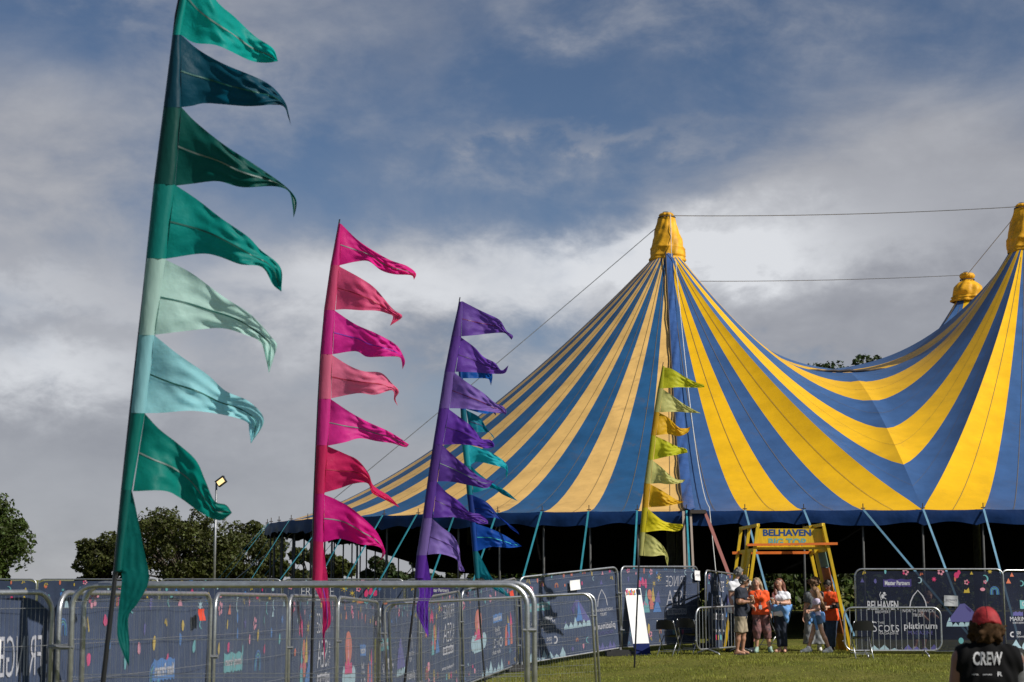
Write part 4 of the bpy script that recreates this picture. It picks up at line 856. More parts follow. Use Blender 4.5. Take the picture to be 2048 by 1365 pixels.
feather('pink feather flag with eight pink pennants, second from the left', 20.6, [(679.5, 439), (662, 535), (650, 620), (642, 709), (637, 800), (633, 892), (629, 990), (626.5, 1085), (627, 1190), (622, 1365)], kl, kr, kp, kc, [SILV, dk('ribbon_red', (.4, .02, .06)), dk('ribbon_violet', (.18, .02, .35)), dk('ribbon_red', 0), SILV, dk('ribbon_red', 0), SILV, dk('ribbon_violet', 0)], 2)
# purple
nl = [(918, 604), (903, 672), (889, 744), (877.5, 817), (866, 889), (855, 962), (845, 1036), (833, 1111), (829, 1157)]
nr = [(925, 603), (922.5, 673), (910, 744), (898.5, 817), (885.5, 890), (874.3, 963), (865, 1037), (854, 1111), (848, 1157)]
np_ = [([(925, 603), (954, 618), (977, 629), (1000, 641), (1013, 662), (1026, 672), (1023, 680)], [(923, 673), (949, 671), (975, 668), (1006, 666), (1016, 672), (1023, 680)]),
       ([(922, 675), (949, 695), (967, 714), (990, 726), (1003, 741), (1017, 731)], [(911, 744), (949, 745), (985, 748), (1006, 748), (1013, 743), (1017, 731)]),
       ([(909, 746), (934, 765), (965, 785), (990, 806), (1006, 813), (1013, 824), (1006, 836)], [(899, 817), (934, 818), (975, 823), (998, 827), (1009, 828), (1006, 836)]),
       ([(898, 819), (918, 834), (944, 854), (962, 877), (980, 880), (988, 888), (988, 895)], [(886, 890), (918, 889), (949, 892), (970, 897), (988, 895)]),
       ([(885, 891), (903, 908), (934, 934), (960, 954), (985, 962), (999, 955)], [(875, 963), (903, 964), (939, 971), (972, 977), (985, 967), (999, 955)]),
       ([(874, 965), (893, 985), (918, 1003), (939, 1024), (960, 1029), (975, 1041), (976, 1048)], [(866, 1036), (908, 1035), (939, 1042), (960, 1048), (976, 1048)]),
       ([(865, 1038), (883, 1054), (906, 1072), (918, 1095), (921, 1123), (929, 1140)], [(855, 1110), (877, 1108), (900, 1113), (915, 1122), (918, 1141), (929, 1144)]),
       ([(853, 1112), (860, 1149), (867, 1185), (857, 1206), (857, 1247), (857, 1275)], [(838, 1125), (830, 1159), (839, 1185), (833, 1221), (847, 1257), (857, 1275)])]
pu = [tuple(min(1, 1.35 * q + .015) for q in w) for w in [(0.115, 0.045, 0.30), (0.125, 0.04, 0.34), (0.17, 0.09, 0.38), (0.105, 0.022, 0.32), (0.085, 0.026, 0.25), (0.095, 0.026, 0.29), (0.19, 0.12, 0.40), (0.105, 0.018, 0.34)]]
feather('purple feather flag with violet pennants before the blue flag', 27.0, [(920, 595), (907, 672), (894, 744), (881, 817), (869, 890), (858, 963), (848, 1037), (837, 1111), (830, 1190), (809, 1365)], nl, nr, np_, [cloth('purple_%s' % w, c) for w, c in zip(('plum', 'violet', 'lavender', 'royal', 'dark', 'indigo', 'lilac', 'vivid'), pu)], [dk('ribbon_wine', (.14, .01, .08)), dk('ribbon_plum', (.05, .01, .12)), dk('ribbon_wine', 0), dk('ribbon_plum', 0), SILV, dk('ribbon_plum', 0), dk('ribbon_plum', 0), None], 3)
# blue
bl_ = [(914, 697), (918, 759), (921, 820), (924, 890), (929, 932), (934, 990), (940, 1046), (945, 1103), (950, 1157)]
br_ = [(919, 697), (926, 759), (932, 820), (939, 890), (942, 932), (946, 990), (952, 1046), (956, 1103), (960, 1157)]
bp_ = [([(919, 697), (950, 715), (978, 735), (985, 752), (982, 772)], [(924, 757), (950, 757), (975, 758), (980, 765), (982, 772)]),
       ([(925, 760), (950, 785), (975, 812), (990, 822), (992, 832)], [(932, 818), (945, 822), (970, 828), (985, 826), (992, 832)]),
       ([(932, 820), (960, 836), (975, 860), (985, 870), (990, 880)], [(940, 865), (954, 865), (977, 865), (984, 873), (990, 880)]),
       ([(938, 890), (970, 900), (995, 913), (1011, 926), (1016, 941), (1013, 957)], [(941, 930), (954, 924), (980, 929), (1010, 938), (1011, 948), (1013, 957)]),
       ([(942, 933), (960, 949), (985, 967), (1013, 983), (1036, 1003)], [(946, 985), (954, 985), (985, 977), (1006, 990), (1036, 1003)]),
       ([(946, 991), (975, 1006), (1000, 1034), (1031, 1059), (1039, 1070)], [(952, 1044), (975, 1036), (1000, 1039), (1021, 1057), (1039, 1070)]),
       ([(952, 1048), (980, 1057), (1011, 1072), (1044, 1093)], [(956, 1102), (965, 1099), (985, 1094), (1021, 1096), (1044, 1093)]),
       ([(956, 1104), (970, 1131), (985, 1157), (1006, 1178), (1018, 1190), (1022, 1203)], [(952, 1120), (951, 1157), (965, 1156), (985, 1177), (1014, 1193), (1022, 1203)])]
bu = [(0.012, 0.10, 0.42), (0.01, 0.12, 0.5), (0.005, 0.20, 0.30), (0.02, 0.50, 0.60), (0.005, 0.26, 0.36), (0.012, 0.045, 0.30), (0.008, 0.085, 0.46), (0.004, 0.20, 0.27)]
feather('blue and cyan feather flag half hidden behind the purple one', 33.6, [(915, 688), (919, 759), (922, 820), (927, 890), (931, 932), (936, 990), (942, 1046), (947, 1103), (954, 1160), (970, 1365)], bl_, br_, bp_, [cloth('blue_%s' % w, c) for w, c in zip(('cobalt', 'azure', 'petrol', 'cyan', 'sea', 'ultramarine', 'royal', 'teal'), bu)], [None, None, dk('ribbon_plum', 0), None, None, dk('ribbon_navy', (.01, .02, .1)), mat('ribbon_teal', (.03, .4, .4), .5), None], 4)
# yellow
yl_ = [(1325, 732), (1315.6, 777), (1308, 824), (1301.5, 871), (1295, 920), (1288, 967), (1284, 1015.6), (1279.5, 1065), (1277, 1111)]
yr_ = [(1329, 733), (1327, 777), (1319, 825), (1311.6, 871), (1306, 920), (1300.6, 968), (1296, 1015.6), (1290.5, 1065), (1286, 1112)]
yp = [([(1329, 735), (1345, 739), (1372, 755), (1394, 766), (1407, 770), (1409, 775)], [(1327, 777), (1359, 775), (1390, 776), (1409, 775)]),
      ([(1326, 779), (1345, 792), (1367, 808), (1390, 821), (1402, 827)], [(1320, 825), (1350, 824), (1381, 826), (1402, 827)]),
      ([(1319, 826), (1337, 836), (1356, 854), (1372, 857), (1381, 854)], [(1312, 871), (1337, 869), (1359, 873), (1376, 865), (1381, 854)]),
      ([(1312, 873), (1332, 882), (1354, 893), (1372, 898), (1375, 906)], [(1307, 920), (1332, 914), (1354, 910), (1375, 906)]),
      ([(1306, 922), (1323, 935), (1345, 955), (1359, 960), (1371, 959)], [(1301, 968), (1319, 967), (1337, 969), (1363, 966), (1371, 959)]),
      ([(1301, 969), (1323, 981), (1345, 995), (1355, 1001), (1368, 1004)], [(1297, 1015), (1328, 1013), (1356, 1008), (1368, 1004)]),
      ([(1296, 1018), (1310, 1030), (1328, 1043), (1350, 1048), (1365, 1049), (1366, 1055)], [(1291, 1065), (1323, 1061), (1354, 1063), (1366, 1055)]),
      ([(1290, 1067), (1306, 1074), (1323, 1089), (1333, 1104), (1337, 1118), (1335, 1133)], [(1287, 1112), (1306, 1113), (1328, 1111), (1331, 1120), (1335, 1133)])]
lime = cloth('yellow_lime', (0.62, 0.62, 0.03), .55); paley = cloth('yellow_pale', (0.66, 0.64, 0.22), .55); orng = cloth('yellow_orange', (0.80, 0.46, 0.02), .5)
feather('yellow and lime feather flag before the lacing flap of the tent', 37.0, [(1326.6, 725), (1317, 777), (1310, 824), (1303, 871), (1297, 920), (1290, 967), (1286, 1015), (1281, 1065), (1278.5, 1115), (1269, 1330)], yl_, yr_, yp, [lime, paley, orng, lime, paley, orng, cloth('yellow_bright', (0.78, 0.66, 0.02), .5), paley], [None], 5, last=False)

# ------------------------------------------------------------------ entrance gate of painted timber
PY = mat('paint_yellow', (0.66, 0.43, 0.008), 0.5, var=0.18, vscale=3, bump=0.15, bscale=20, stretch=(1, 1, .2)); PO = mat('paint_orange', (0.70, 0.16, 0.02), 0.5, var=0.15, vscale=3); PG = mat('paint_greygreen', (0.12, 0.20, 0.17), 0.5, var=.15); PC = mat('paint_ochre', (0.55, 0.25, 0.01), .5, var=.15); PB = mat('paint_rust', (0.35, 0.11, 0.03), .5, var=.15)
YG = 41.0; gc = at(1590, 1310, YG); zg = gz(gc)
gate = thing('entrance_gate', (gc[0], gc[1], zg), 'yellow painted timber entrance gate with lettered board and orange crossbars', 'gate')
def gp(px, py, Y=YG): return at(px, py, Y)
def gb(px, Y=YG): q = at(px, 1303, Y); q[2] = gz(q); return q
bk_ = np.array([-0.30, 0.75, -0.06])
def post(a, b, w=.07, m=PY): return MB().bar(a, b, w, .085, (0, 1, 0)).build('timber_post', m, gate)
LF0, LF1 = gb(1482), gp(1516, 1049); RF0, RF1 = gb(1702), gp(1646, 1048)
post(LF0, LF1); post(RF0, RF1)
sb_ = lambda p: p + bk_
def gnd(p): q = p.copy(); q[2] = gz(p); return q
post(gnd(sb_(LF0)), sb_(LF1)); post(gnd(sb_(RF0)), sb_(RF1))
mL = (bk_ * .5); post(gnd(LF0 + mL), LF1 + mL, .07); post(gnd(RF0 + mL + (-.10, 0, 0)), RF1 + mL + (-.1, 0, 0), .07)
top = MB()
for a_ in (LF1, RF1): MB().bar(a_ + (0, -.04, -.02), a_ + bk_ * 1.05 + (0, 0, -.02), .07, .08, (1, 0, 0)).build('top_rail', PY, gate)
zr = at(1600, 1092, YG)[2]
def onpost(p0, p1, z): t = (z - p0[2]) / (p1[2] - p0[2]); return p0 + (p1 - p0) * t
lf = onpost(LF0, LF1, zr); rf = onpost(RF0, RF1, zr)
MB().bar(lf + (-.20, -.06, .02), rf + (.22, -.06, .05), .058, .05, (0, 1, 0)).build('orange_crossbar', PO, gate)
MB().bar(lf + bk_ + (-.16, -.06, -.10), rf + bk_ + (.10, -.06, -.09), .065, .05, (0, 1, 0)).build('orange_crossbar', PO, gate)
MB().bar(lf + (.02, .04, -.06), rf + (-.02, .04, -.06), .055, .05, (0, 1, 0)).build('yellow_crossbar', PY, gate)
for a_ in (lf, rf): MB().bar(a_ + (0, .0, -.09), a_ + bk_ + (0, 0, -.09), .08, .06, (1, 0, 0)).build('side_rail', PY, gate)
# sign board set back between the posts
d_ = bk_ * .10; zt = at(1580, 1057, YG)[2]; z0_ = zr - .08
sl0, sl1 = onpost(LF0, LF1, z0_) + d_, onpost(LF0, LF1, zt) + d_; sr0, sr1 = onpost(RF0, RF1, z0_) + d_, onpost(RF0, RF1, zt) + d_
n_ = np.array([0, .03, 0]); V = [sl0, sr0, sr1, sl1, sl0 + n_, sr0 + n_, sr1 + n_, sl1 + n_]
board = mk('sign_board', V, [(0, 1, 2, 3), (7, 6, 5, 4), (0, 4, 5, 1), (1, 5, 6, 2), (2, 6, 7, 3), (3, 7, 4, 0)], PY, gate)
def gtext(w, px0, px1, py0, py1, m, nm='lettering'):
    yb = sl0[1]; a_ = at(px0, py1, yb); b_ = at(px1, py0, yb); V2, Fs, _ = text2d(w, .035); mk(nm, [(a_[0] + v[0] * (b_[0] - a_[0]), yb - .004, a_[2] + v[1] * (b_[2] - a_[2])) for v in V2], Fs, m, board)
gtext('BELHAVEN', 1526, 1622, 1059, 1072.5, mat('letter_blue', (.008, .06, .22), .5)); gtext('BIG TOP', 1537, 1612, 1077, 1092, mat('letter_seafoam', (.13, .36, .34), .5))
# coloured boards filling the leaning sides
def infill(p0, p1, side):
    cs = [PC, PG, PB, PY, PG, PY]; k = 6
    a0, a1 = p0 + bk_ * .22 + (0, 0, .03), p1 + bk_ * .22; b0, b1 = gnd(p0 + bk_ * .72) + (0, 0, .03), p1 + bk_ * .72; m = (zr - p0[2] - .1) / (p1[2] - p0[2])
    for i in range(k):
        t0 = i / k * m; t1 = (i + 1) / k * m - .004; c = cs[(i * 2 + side) % 6]; e = [a0 + (a1 - a0) * t0, b0 + (b1 - b0) * t0, b0 + (b1 - b0) * t1, a0 + (a1 - a0) * t1]; nn = np.array([.02, .005, 0]); V = e + [q + nn for q in e]
        mk('infill_board', V, [(0, 1, 2, 3), (7, 6, 5, 4), (0, 4, 5, 1), (1, 5, 6, 2), (2, 6, 7, 3), (3, 7, 4, 0)], c, gate)
infill(RF0, RF1, 0); infill(LF0, LF1, 1)

# ------------------------------------------------------------------ crowd barriers, chairs, leaning board
def barrier(p0, p1, label, lift=0.14, H=1.08):
    p0 = np.asarray(p0, float); p1 = np.asarray(p1, float); L = np.linalg.norm(p1 - p0); ex = (p1 - p0) / L; ez = np.array([0, 0, 1.]); ey = np.cross(ez, ex)
    q3 = lambda x, z, y=0: p0 + ex * x + ez * z + ey * y
    root = thing('crowd_barrier', (p0 + p1) / 2, label, 'barrier', 'steel crowd barriers'); r = .19; a = np.linspace(0, math.pi / 2, 7)
    c = [(L - r, H - r, 0), (r, H - r, 1), (r, lift + r, 2), (L - r, lift + r, 3)]; path = []
    for (cx, cz, k) in c: path += [q3(cx + r * math.cos(t + k * math.pi / 2), cz + r * math.sin(t + k * math.pi / 2)) for t in a]
    path += [path[0]]
    MB().tube(path, .021, 8, False).build('frame', STEEL, root, smooth=True)
    n = int(L / .125)
    for i in range(1, n):
        x = L * i / n; MB().tube([q3(x, lift + .02), q3(x, H - .02)], .008, 6, False).build('bar', STEEL, root)
    for x in (L * .2, L * .82):
        MB().tube([q3(x, lift, -.30 * 0), q3(x + .02, .05, -.28), q3(x + .02, 0.0, -.32)], .02, 8).tube([q3(x, lift), q3(x + .02, .05, .28), q3(x + .02, 0, .32)], .02, 8).build('foot', STEEL, root, smooth=True)
    for z in (.35, .8): MB().tube([q3(0, z), q3(-.05, z)], .012, 6).build('hook', STEEL, root)
def bp3(px, py): return on_ground(px, py)
y0 = 38.3; a = at(1690, 1305, y0); b = at(1884, 1305, y0); a[2] = gz(a); b[2] = gz(b); barrier(a, b, 'grey crowd barrier before the dark partners banner at the right')
a = at(1393, 1300, 39.3); b = at(1500, 1300, 41.0); a[2] = gz(a); b[2] = gz(b); barrier(a, b, 'grey crowd barrier between the folding chairs and the man in the navy shirt')
SEATB = mat('chair_black', (0.010, 0.010, 0.011), 0.42)
def chair(loc, rz, label, z=None):
    root = thing('folding_chair', (loc[0], loc[1], gz(loc)), label, 'chair', 'black folding chairs'); root.rotation_euler = (0, 0, rz); Z = np.zeros(3); kw = dict(base=Z)
    for s in (-1, 1):
        MB().tube([(s * .215, -.24, 0), (s * .215, .02, .42), (s * .21, .19, .74), (s * .20, .20, .80)], .012, 6).build('leg', STEEL, root, smooth=True, **kw)
        MB().tube([(s * .19, .24, 0), (s * .19, -.14, .45)], .012, 6).build('leg', STEEL, root, smooth=True, **kw)
    G = [[(.20 * (i / 6 * 2 - 1), -.20 + .38 * j / 5, .455 - .015 * math.cos((i / 6 - .5) * 3) + .006 * j) for j in range(6)] for i in range(7)]
    s_ = MB().grid(G); s_.grid([[(x, y, z - .025) for (x, y, z) in r[::-1]] for r in G]); s_.build('seat', SEATB, root, smooth=True, **kw)
    hs = [(-1, .60), (-.97, .67), (-.9, .755), (-.7, .80), (-.3, .815), (.3, .815), (.7, .80), (.9, .755), (.97, .67), (1, .60)]
    f_ = [(.235 * x, .165 + .05 * (1 - x * x) + (z - .6) * .12, z) for x, z in hs]; bt = [(.235 * x, .165 + .05 * (1 - x * x), .60) for x, z in hs]
    b_ = MB().grid([f_, bt]); b_.grid([[(x, y + .02, z) for x, y, z in bt], [(x, y + .02, z) for x, y, z in f_]]); b_.grid([f_, [(x, y + .02, z) for x, y, z in f_]]); b_.build('backrest', SEATB, root, smooth=True, **kw)
    MB().tube([(-.19, .17, .10), (.19, .17, .10)], .009, 5).tube([(-.215, -.16, .12), (.215, -.16, .12)], .009, 5).build('stretcher', STEEL, root, **kw)
    return root
def dup(root, loc, rz, label):
    r = root.copy(); COL.objects.link(r); r.location = (loc[0], loc[1], gz(loc)); r.rotation_euler = (0, 0, rz); r['label'] = label
    for ch in list(root.children):
        c = ch.copy(); COL.objects.link(c); c.parent = r
    return r
c0 = chair(at(1338, 1300, 39.6), math.radians(150), 'left one of two black folding chairs before the mirrored lettering')
dup(c0, at(1378, 1300, 40.1), math.radians(152), 'right one of two black folding chairs, half behind the barrier end'); dup(c0, at(1724, 1306, 37.7), math.radians(182), 'single black folding chair before the barrier beside the gate')
dup(c0, at(1541, 1305, 42.6), math.radians(120), 'folding chair hidden behind the legs of the woman in orange')
# white leaning board with printed head and navy foot
Yb_ = on_ground(1270, 1312)[1]; bA = at(1249, 1177, Yb_ + .55); bB = at(1281, 1177, Yb_ + .65); f0 = on_ground(1270, 1312) + (0, 0, .01); f1 = on_ground(1302, 1311) + (0, 0, .01)
lb = thing('leaning_board', (f0 + f1) / 2, 'tall white board with colourful printed head leaning on the fence post', 'sign board')
def slab(t0, t1, m, nm, d=0.0, u0=0, u1=1):
    L0, R0_ = f0 + (bA - f0) * t0, f1 + (bB - f1) * t0; L1, R1 = f0 + (bA - f0) * t1, f1 + (bB - f1) * t1
    n = np.cross(R0_ - L0, L1 - L0); n /= np.linalg.norm(n); e = [L0 + (R0_ - L0) * u0, L0 + (R0_ - L0) * u1, L1 + (R1 - L1) * u1, L1 + (R1 - L1) * u0]; V = [q + n * d for q in e] + [q - n * .018 for q in e]
    return mk(nm, V, [(0, 1, 2, 3), (7, 6, 5, 4), (0, 4, 5, 1), (1, 5, 6, 2), (2, 6, 7, 3), (3, 7, 4, 0)], m, lb)
slab(0, 1, mat('board_white', (.78, .78, .78), .5), 'board'); slab(.005, .17, mat('board_navy', (.012, .02, .09), .9, spec=.1), 'printed_foot', .004); slab(.90, .985, PMAT[PK.index('navy')], 'printed_badge', .004, .7, .96)
hp = MB(); cols_ = ['coral', 'yellow', 'pink', 'teal', 'blue', 'rose', 'coral']
for i in range(7):
    for j in range(2):
        u = .05 + .085 * i; L0 = f0 + (bA - f0) * (.895 + .035 * j); R0_ = f1 + (bB - f1) * (.895 + .035 * j); up = (bA - f0) * (.03 + .012 * ((i + j) % 3)); n = np.cross(R0_ - L0, bA - f0); n /= np.linalg.norm(n)
        q = [L0 + (R0_ - L0) * u, L0 + (R0_ - L0) * (u + .075), L0 + (R0_ - L0) * (u + .075) + up, L0 + (R0_ - L0) * u + up]; hp.add([v + n * (.005 + .0006 * j) for v in q], [(0, 1, 2, 3)], PK.index(cols_[(i * 3 + j * 2) % 7]))
hp.build('printed_head', PMAT, lb)
# ------------------------------------------------------------------ people: bodies as one smooth surface each, clothes over them
def surfnet(fn, lo, hi, h):
    lo = np.asarray(lo, float); n = np.ceil((np.asarray(hi) - lo) / h).astype(int) + 1
    ax = [lo[i] + h * np.arange(n[i]) for i in range(3)]
    P = np.stack(np.meshgrid(*ax, indexing='ij'), -1).reshape(-1, 3).astype(np.float32); D = fn(P).reshape(n)
    I = D < 0; c = np.zeros(n - 1, int); acc = np.zeros((*(n - 1), 3)); cnt = np.zeros(n - 1)
    S = lambda o: tuple(slice(o[k], n[k] - 1 + o[k]) for k in range(3))
    corners = [(i, j, k) for i in (0, 1) for j in (0, 1) for k in (0, 1)]
    for a in range(8):
        for b in range(a + 1, 8):
            ca, cb = corners[a], corners[b]
            if sum(abs(ca[t] - cb[t]) for t in range(3)) != 1: continue
            da, db = D[S(ca)], D[S(cb)]; m = (da < 0) != (db < 0); t = np.where(m, da / np.where(m, da - db, 1), 0)
            for k in range(3): acc[..., k] += np.where(m, ca[k] + t * (cb[k] - ca[k]), 0)
            cnt += m
    m = cnt > 0; idx = -np.ones(n - 1, int); idx[m] = np.arange(m.sum()); ijk = np.argwhere(m)
    V = lo + (ijk + acc[m] / cnt[m][:, None]) * h; Q = []
    for ax_ in range(3):
        u, v = [(1, 2), (2, 0), (0, 1)][ax_]
        A_ = [slice(1, n[k] - 1) for k in range(3)]; A_[ax_] = slice(0, n[ax_] - 1); B_ = list(A_); B_[ax_] = slice(1, n[ax_])
        sgn = I[tuple(A_)] != I[tuple(B_)]; e = np.argwhere(sgn); 
        off = np.ones(3, int); off[ax_] = 0; e = e + off; inside = I[tuple(e.T)]
        def cell(du, dv): q = e.copy(); q[:, u] -= du; q[:, v] -= dv; return idx[tuple(q.T)]
        q = np.stack([cell(1, 1), cell(0, 1), cell(0, 0), cell(1, 0)], -1); q[~inside] = q[~inside][:, ::-1]; Q.append(q)
    Q = np.concatenate(Q); return V, Q[(Q >= 0).all(1)]
def rc(P, a, b, ra, rb):
    a = np.asarray(a, np.float32); ab = np.asarray(b, np.float32) - a; L2 = max(float(ab @ ab), 1e-8)
    t = np.clip(((P - a) @ ab) / L2, 0, 1); return np.linalg.norm(P - a - t[:, None] * ab, axis=1) - (ra + (rb - ra) * t)
def field(prims, k=0.03, infl=0.0, clips=(), wr=0.0):
    def fn(P):
        d = None
        for (a, b, ra, rb) in prims:
            x = rc(P, a, b, ra, rb)
            if d is None: d = x
            else: hh = np.clip(0.5 + 0.5 * (d - x) / k, 0, 1); d = d * (1 - hh) + x * hh - k * hh * (1 - hh)
        d = d - infl
        if wr: d = d + wr * (np.sin(P[:, 2] * 38 + 9 * np.sin(P[:, 0] * 11) + P[:, 1] * 13) + 0.7 * np.sin(P[:, 0] * 41 + P[:, 2] * 23 + 5 * np.sin(P[:, 1] * 17)))
        for c in clips: d = np.maximum(d, c(P))
        return d
    return fn
def bounds(prims, pad):
    p = np.array([q for pr in prims for q in (pr[0], pr[1])]); r = max(max(pr[2], pr[3]) for pr in prims); return p.min(0) - r - pad, p.max(0) + r + pad
def above(z): return lambda P: P[:, 2] - z
def below(z): return lambda P: z - P[:, 2]
def past(o, d):
    o = np.asarray(o, np.float32); d = np.asarray(d, np.float32); d = d / np.linalg.norm(d); return lambda P: (P - o) @ d
def ballcut(c, r): return lambda P: r - np.linalg.norm(P - np.asarray(c, np.float32), axis=1)
SKIN = mat('skin_fair', (0.50, 0.27, 0.18), 0.5, var=0.1, vscale=6); SKINT = mat('skin_tanned', (0.36, 0.18, 0.11), 0.5, var=0.12, vscale=6)
EYE = mat('eye_dark', (0.02, 0.015, 0.012), 0.3); LIP = mat('lip', (0.33, 0.10, 0.09), 0.5)
def unit(v): v = np.asarray(v, float); return v / np.linalg.norm(v)
class Person:
    def __init__(s, label, feet, J, face, pitch=0.0, girth=1.0, skin=None, scale=1.0, vox=0.016, group='people at the tent gate', Yb=None, hands=True, bust=False, female=False, small=1.0):
        s.Y = on_ground(*feet)[1] if Yb is None else Yb; s.vox = vox
        j = {k: at(v[0], v[1], s.Y + (v[2] if len(v) > 2 else 0)) if isinstance(v, tuple) else v for k, v in J.items()}; s.j = j
        ctr = at(feet[0], feet[1], s.Y); s.root = thing('person', (ctr[0], s.Y, gz(ctr)), label, 'person', group)
        for k in ('anL', 'anR'):
            zg_ = gz(j[k]); lift = J[k][3] if len(J[k]) > 3 else 0.0; j[k][2] = zg_ + 0.085 * scale + lift
        for k in ('toL', 'toR'): j[k][2] = gz(j[k]) + 0.035 * scale + (J[k][3] if len(J[k]) > 3 else 0)
        g = girth; S = scale; s.S = S; f = unit((*face, 0)); s.f = unit(f * math.cos(pitch) - np.array([0, 0, math.sin(pitch)])); s.sd = unit(np.cross(f, (0, 0, 1.0))); s.up = np.cross(s.sd, s.f)
        hd = j['head']; ne = j['neck']; f_ = s.f; up = s.up; sd = s.sd; H = small
        s.head = [(hd + up * .022 * H - f_ * .012, hd + up * .018 * H - f_ * .025, .088 * H, .086 * H), (hd + f_ * .018 * H - up * .005, hd + f_ * .032 * H - up * .082 * H, .074 * H, .044 * H), (hd + f_ * .035 * H + up * .03 * H, hd + f_ * .03 * H, .062 * H, .062 * H)]
        s.feat = [(hd + f_ * .098 * H + up * .012 * H, hd + f_ * .112 * H - up * .026 * H, .009, .015), (hd + sd * .086 * H - up * .015, hd + sd * .090 * H - up * .035 - f_ * .005, .014, .010), (hd - sd * .086 * H - up * .015, hd - sd * .090 * H - up * .035 - f_ * .005, .014, .010), (hd + f_ * .084 * H + up * .034 * H - sd * .03, hd + f_ * .084 * H + up * .034 * H + sd * .03, .010, .010)]
        s.neckp = [(ne - (0, 0, .03), hd - up * .06 * H - f_ * .015, .058 * S * g, .052 * S)]
        shc = (j['shL'] + j['shR']) / 2; pc = j['pel']; hw = .085 * S
        ax = unit((j['shR'] - j['shL']) * (1, 1, 0)); hL = j.get('hipL', pc - ax * hw); hR = j.get('hipR', pc + ax * hw); s.hL, s.hR = hL, hR
        w1 = pc + (shc - pc) * .38; w2 = pc + (shc - pc) * .74
        wd = .072 * S if not female else .058 * S; cd = .10 * S
        s.torso = []
        for sg, hp in ((-1, hL), (1, hR)):
            s.torso += [(hp + (0, 0, .02), w1 + ax * sg * wd, .100 * S * g, .088 * S * g), (w1 + ax * sg * wd, w2 + ax * sg * cd * .85, .088 * S * g, .095 * S * g)]
        shr = lambda p: p + (shc - p) * .12
        s.torso += [(shr(j['shL']) - (0, 0, .03), shr(j['shR']) - (0, 0, .03), .072 * S * g, .072 * S * g), (w2, ne - (0, 0, .06), .10 * S * g, .07 * S * g)]
        if bust: s.torso += [(w2 + f * .085 * S - ax * .07 + (0, 0, .02), w2 + f * .085 * S + ax * .07 + (0, 0, .02), .062 * S, .062 * S)]
        if 'belly' in J: b = pc + (shc - pc) * .3 + f * .07; s.torso.append((b - ax * .03, b + ax * .03, .12 * S, .12 * S))
        s.arm = {}; s.leg = {}
        for q in 'LR':
            s.arm[q] = [(j['sh' + q] - (0, 0, .02), j['el' + q], .056 * S * g, .042 * S * g), (j['el' + q], j['el' + q] + (j['wr' + q] - j['el' + q]) * .35, .042 * S * g, .042 * S * g), (j['el' + q] + (j['wr' + q] - j['el' + q]) * .35, j['wr' + q], .042 * S * g, .027 * S)]
            hp = hL if q == 'L' else hR; kn, an = j['kn' + q], j['an' + q]
            s.leg[q] = [(hp, kn, .088 * S * g, .056 * S), (kn, kn + (an - kn) * .32, .054 * S, .058 * S), (kn + (an - kn) * .32, an, .058 * S, .034 * S), (an, an - (0, 0, .04) - unit((j['to' + q] - an) * (1, 1, 0)) * .03, .036 * S, .032 * S)]
        s.foot = {q: [(j['an' + q] - (0, 0, .045) - unit((j['to' + q] - j['an' + q]) * (1, 1, 0)) * .04, j['to' + q], .036 * S, .028 * S), (j['an' + q], j['to' + q] + (0, 0, .005), .034 * S, .026 * S)] for q in 'LR'}
        pr = s.head + s.neckp + [(a, b, ra * .93, rb * .93) for a, b, ra, rb in s.torso] + s.arm['L'] + s.arm['R'] + s.leg['L'] + s.leg['R'] + s.foot['L'] + s.foot['R']
        fn0 = field(pr, .028 * S); fn1 = field(s.feat, .008)
        V, Q = surfnet(lambda P: (lambda a, b: a - np.maximum(.014 - np.abs(a - b), 0) ** 2 / .056 if False else np.minimum(a, b))(fn0(P), fn1(P)), *bounds(pr, .03), vox)
        Vs = [V]; Qs = [Q]; nv = len(V)
        if hands:
            for q in 'LR':
                d = unit(j['wr' + q] - j['el' + q]); hv, hq = s.hand(j['wr' + q], d, J.get('grip' + q, 0)); Vs.append(hv); Qs.append(hq + nv); nv += len(hv)
        s.skin = skin or SKIN; s.body = mk('body', np.concatenate(Vs), np.concatenate(Qs), s.skin, s.root, smooth=True)
    def hand(s, w, d, grip):
        """palm, four unequal bent fingers and a thumb off the side of the palm"""
        S = s.S; n = np.cross(d, (0, 0, 1.0)); n = unit(n) if np.linalg.norm(n) > .2 else np.array([1.0, 0, 0])
        if n[1] > 0: n = -n
        side = unit(np.cross(n, d)); k = w + d * .075 * S; pr = [(w, w + d * .03 * S, .024 * S, .026 * S)]
        for i, L in enumerate((.066, .076, .070, .054)):
            o = side * (.027 - .018 * i) * S; pr.append((w + d * .02 * S + o * .6, k + o, .016 * S, .0125 * S)); c = 0.35 + grip * 1.0
            p1 = k + o + (d * math.cos(c * .6) + n * math.sin(c * .6)) * L * .45 * S; p2 = p1 + (d * math.cos(c * 1.5) + n * math.sin(c * 1.5)) * L * .35 * S; p3 = p2 + (d * math.cos(c * 2.2) + n * math.sin(c * 2.2)) * L * .25 * S
            pr += [(k + o, p1, .0105 * S, .0095 * S), (p1, p2, .0095 * S, .0085 * S), (p2, p3, .0085 * S, .007 * S)]
        t0 = w + d * .028 * S + side * .022 * S; t1 = t0 + (side * .8 + d * .6 + n * .5) * .036 * S; t2 = t1 + (d * .9 + side * .2 + n * (.3 + grip)) * .030 * S
        pr += [(t0, t1, .014 * S, .011 * S), (t1, t2, .011 * S, .0085 * S)]
        return surfnet(field(pr, .006), *bounds(pr, .012), .0065)
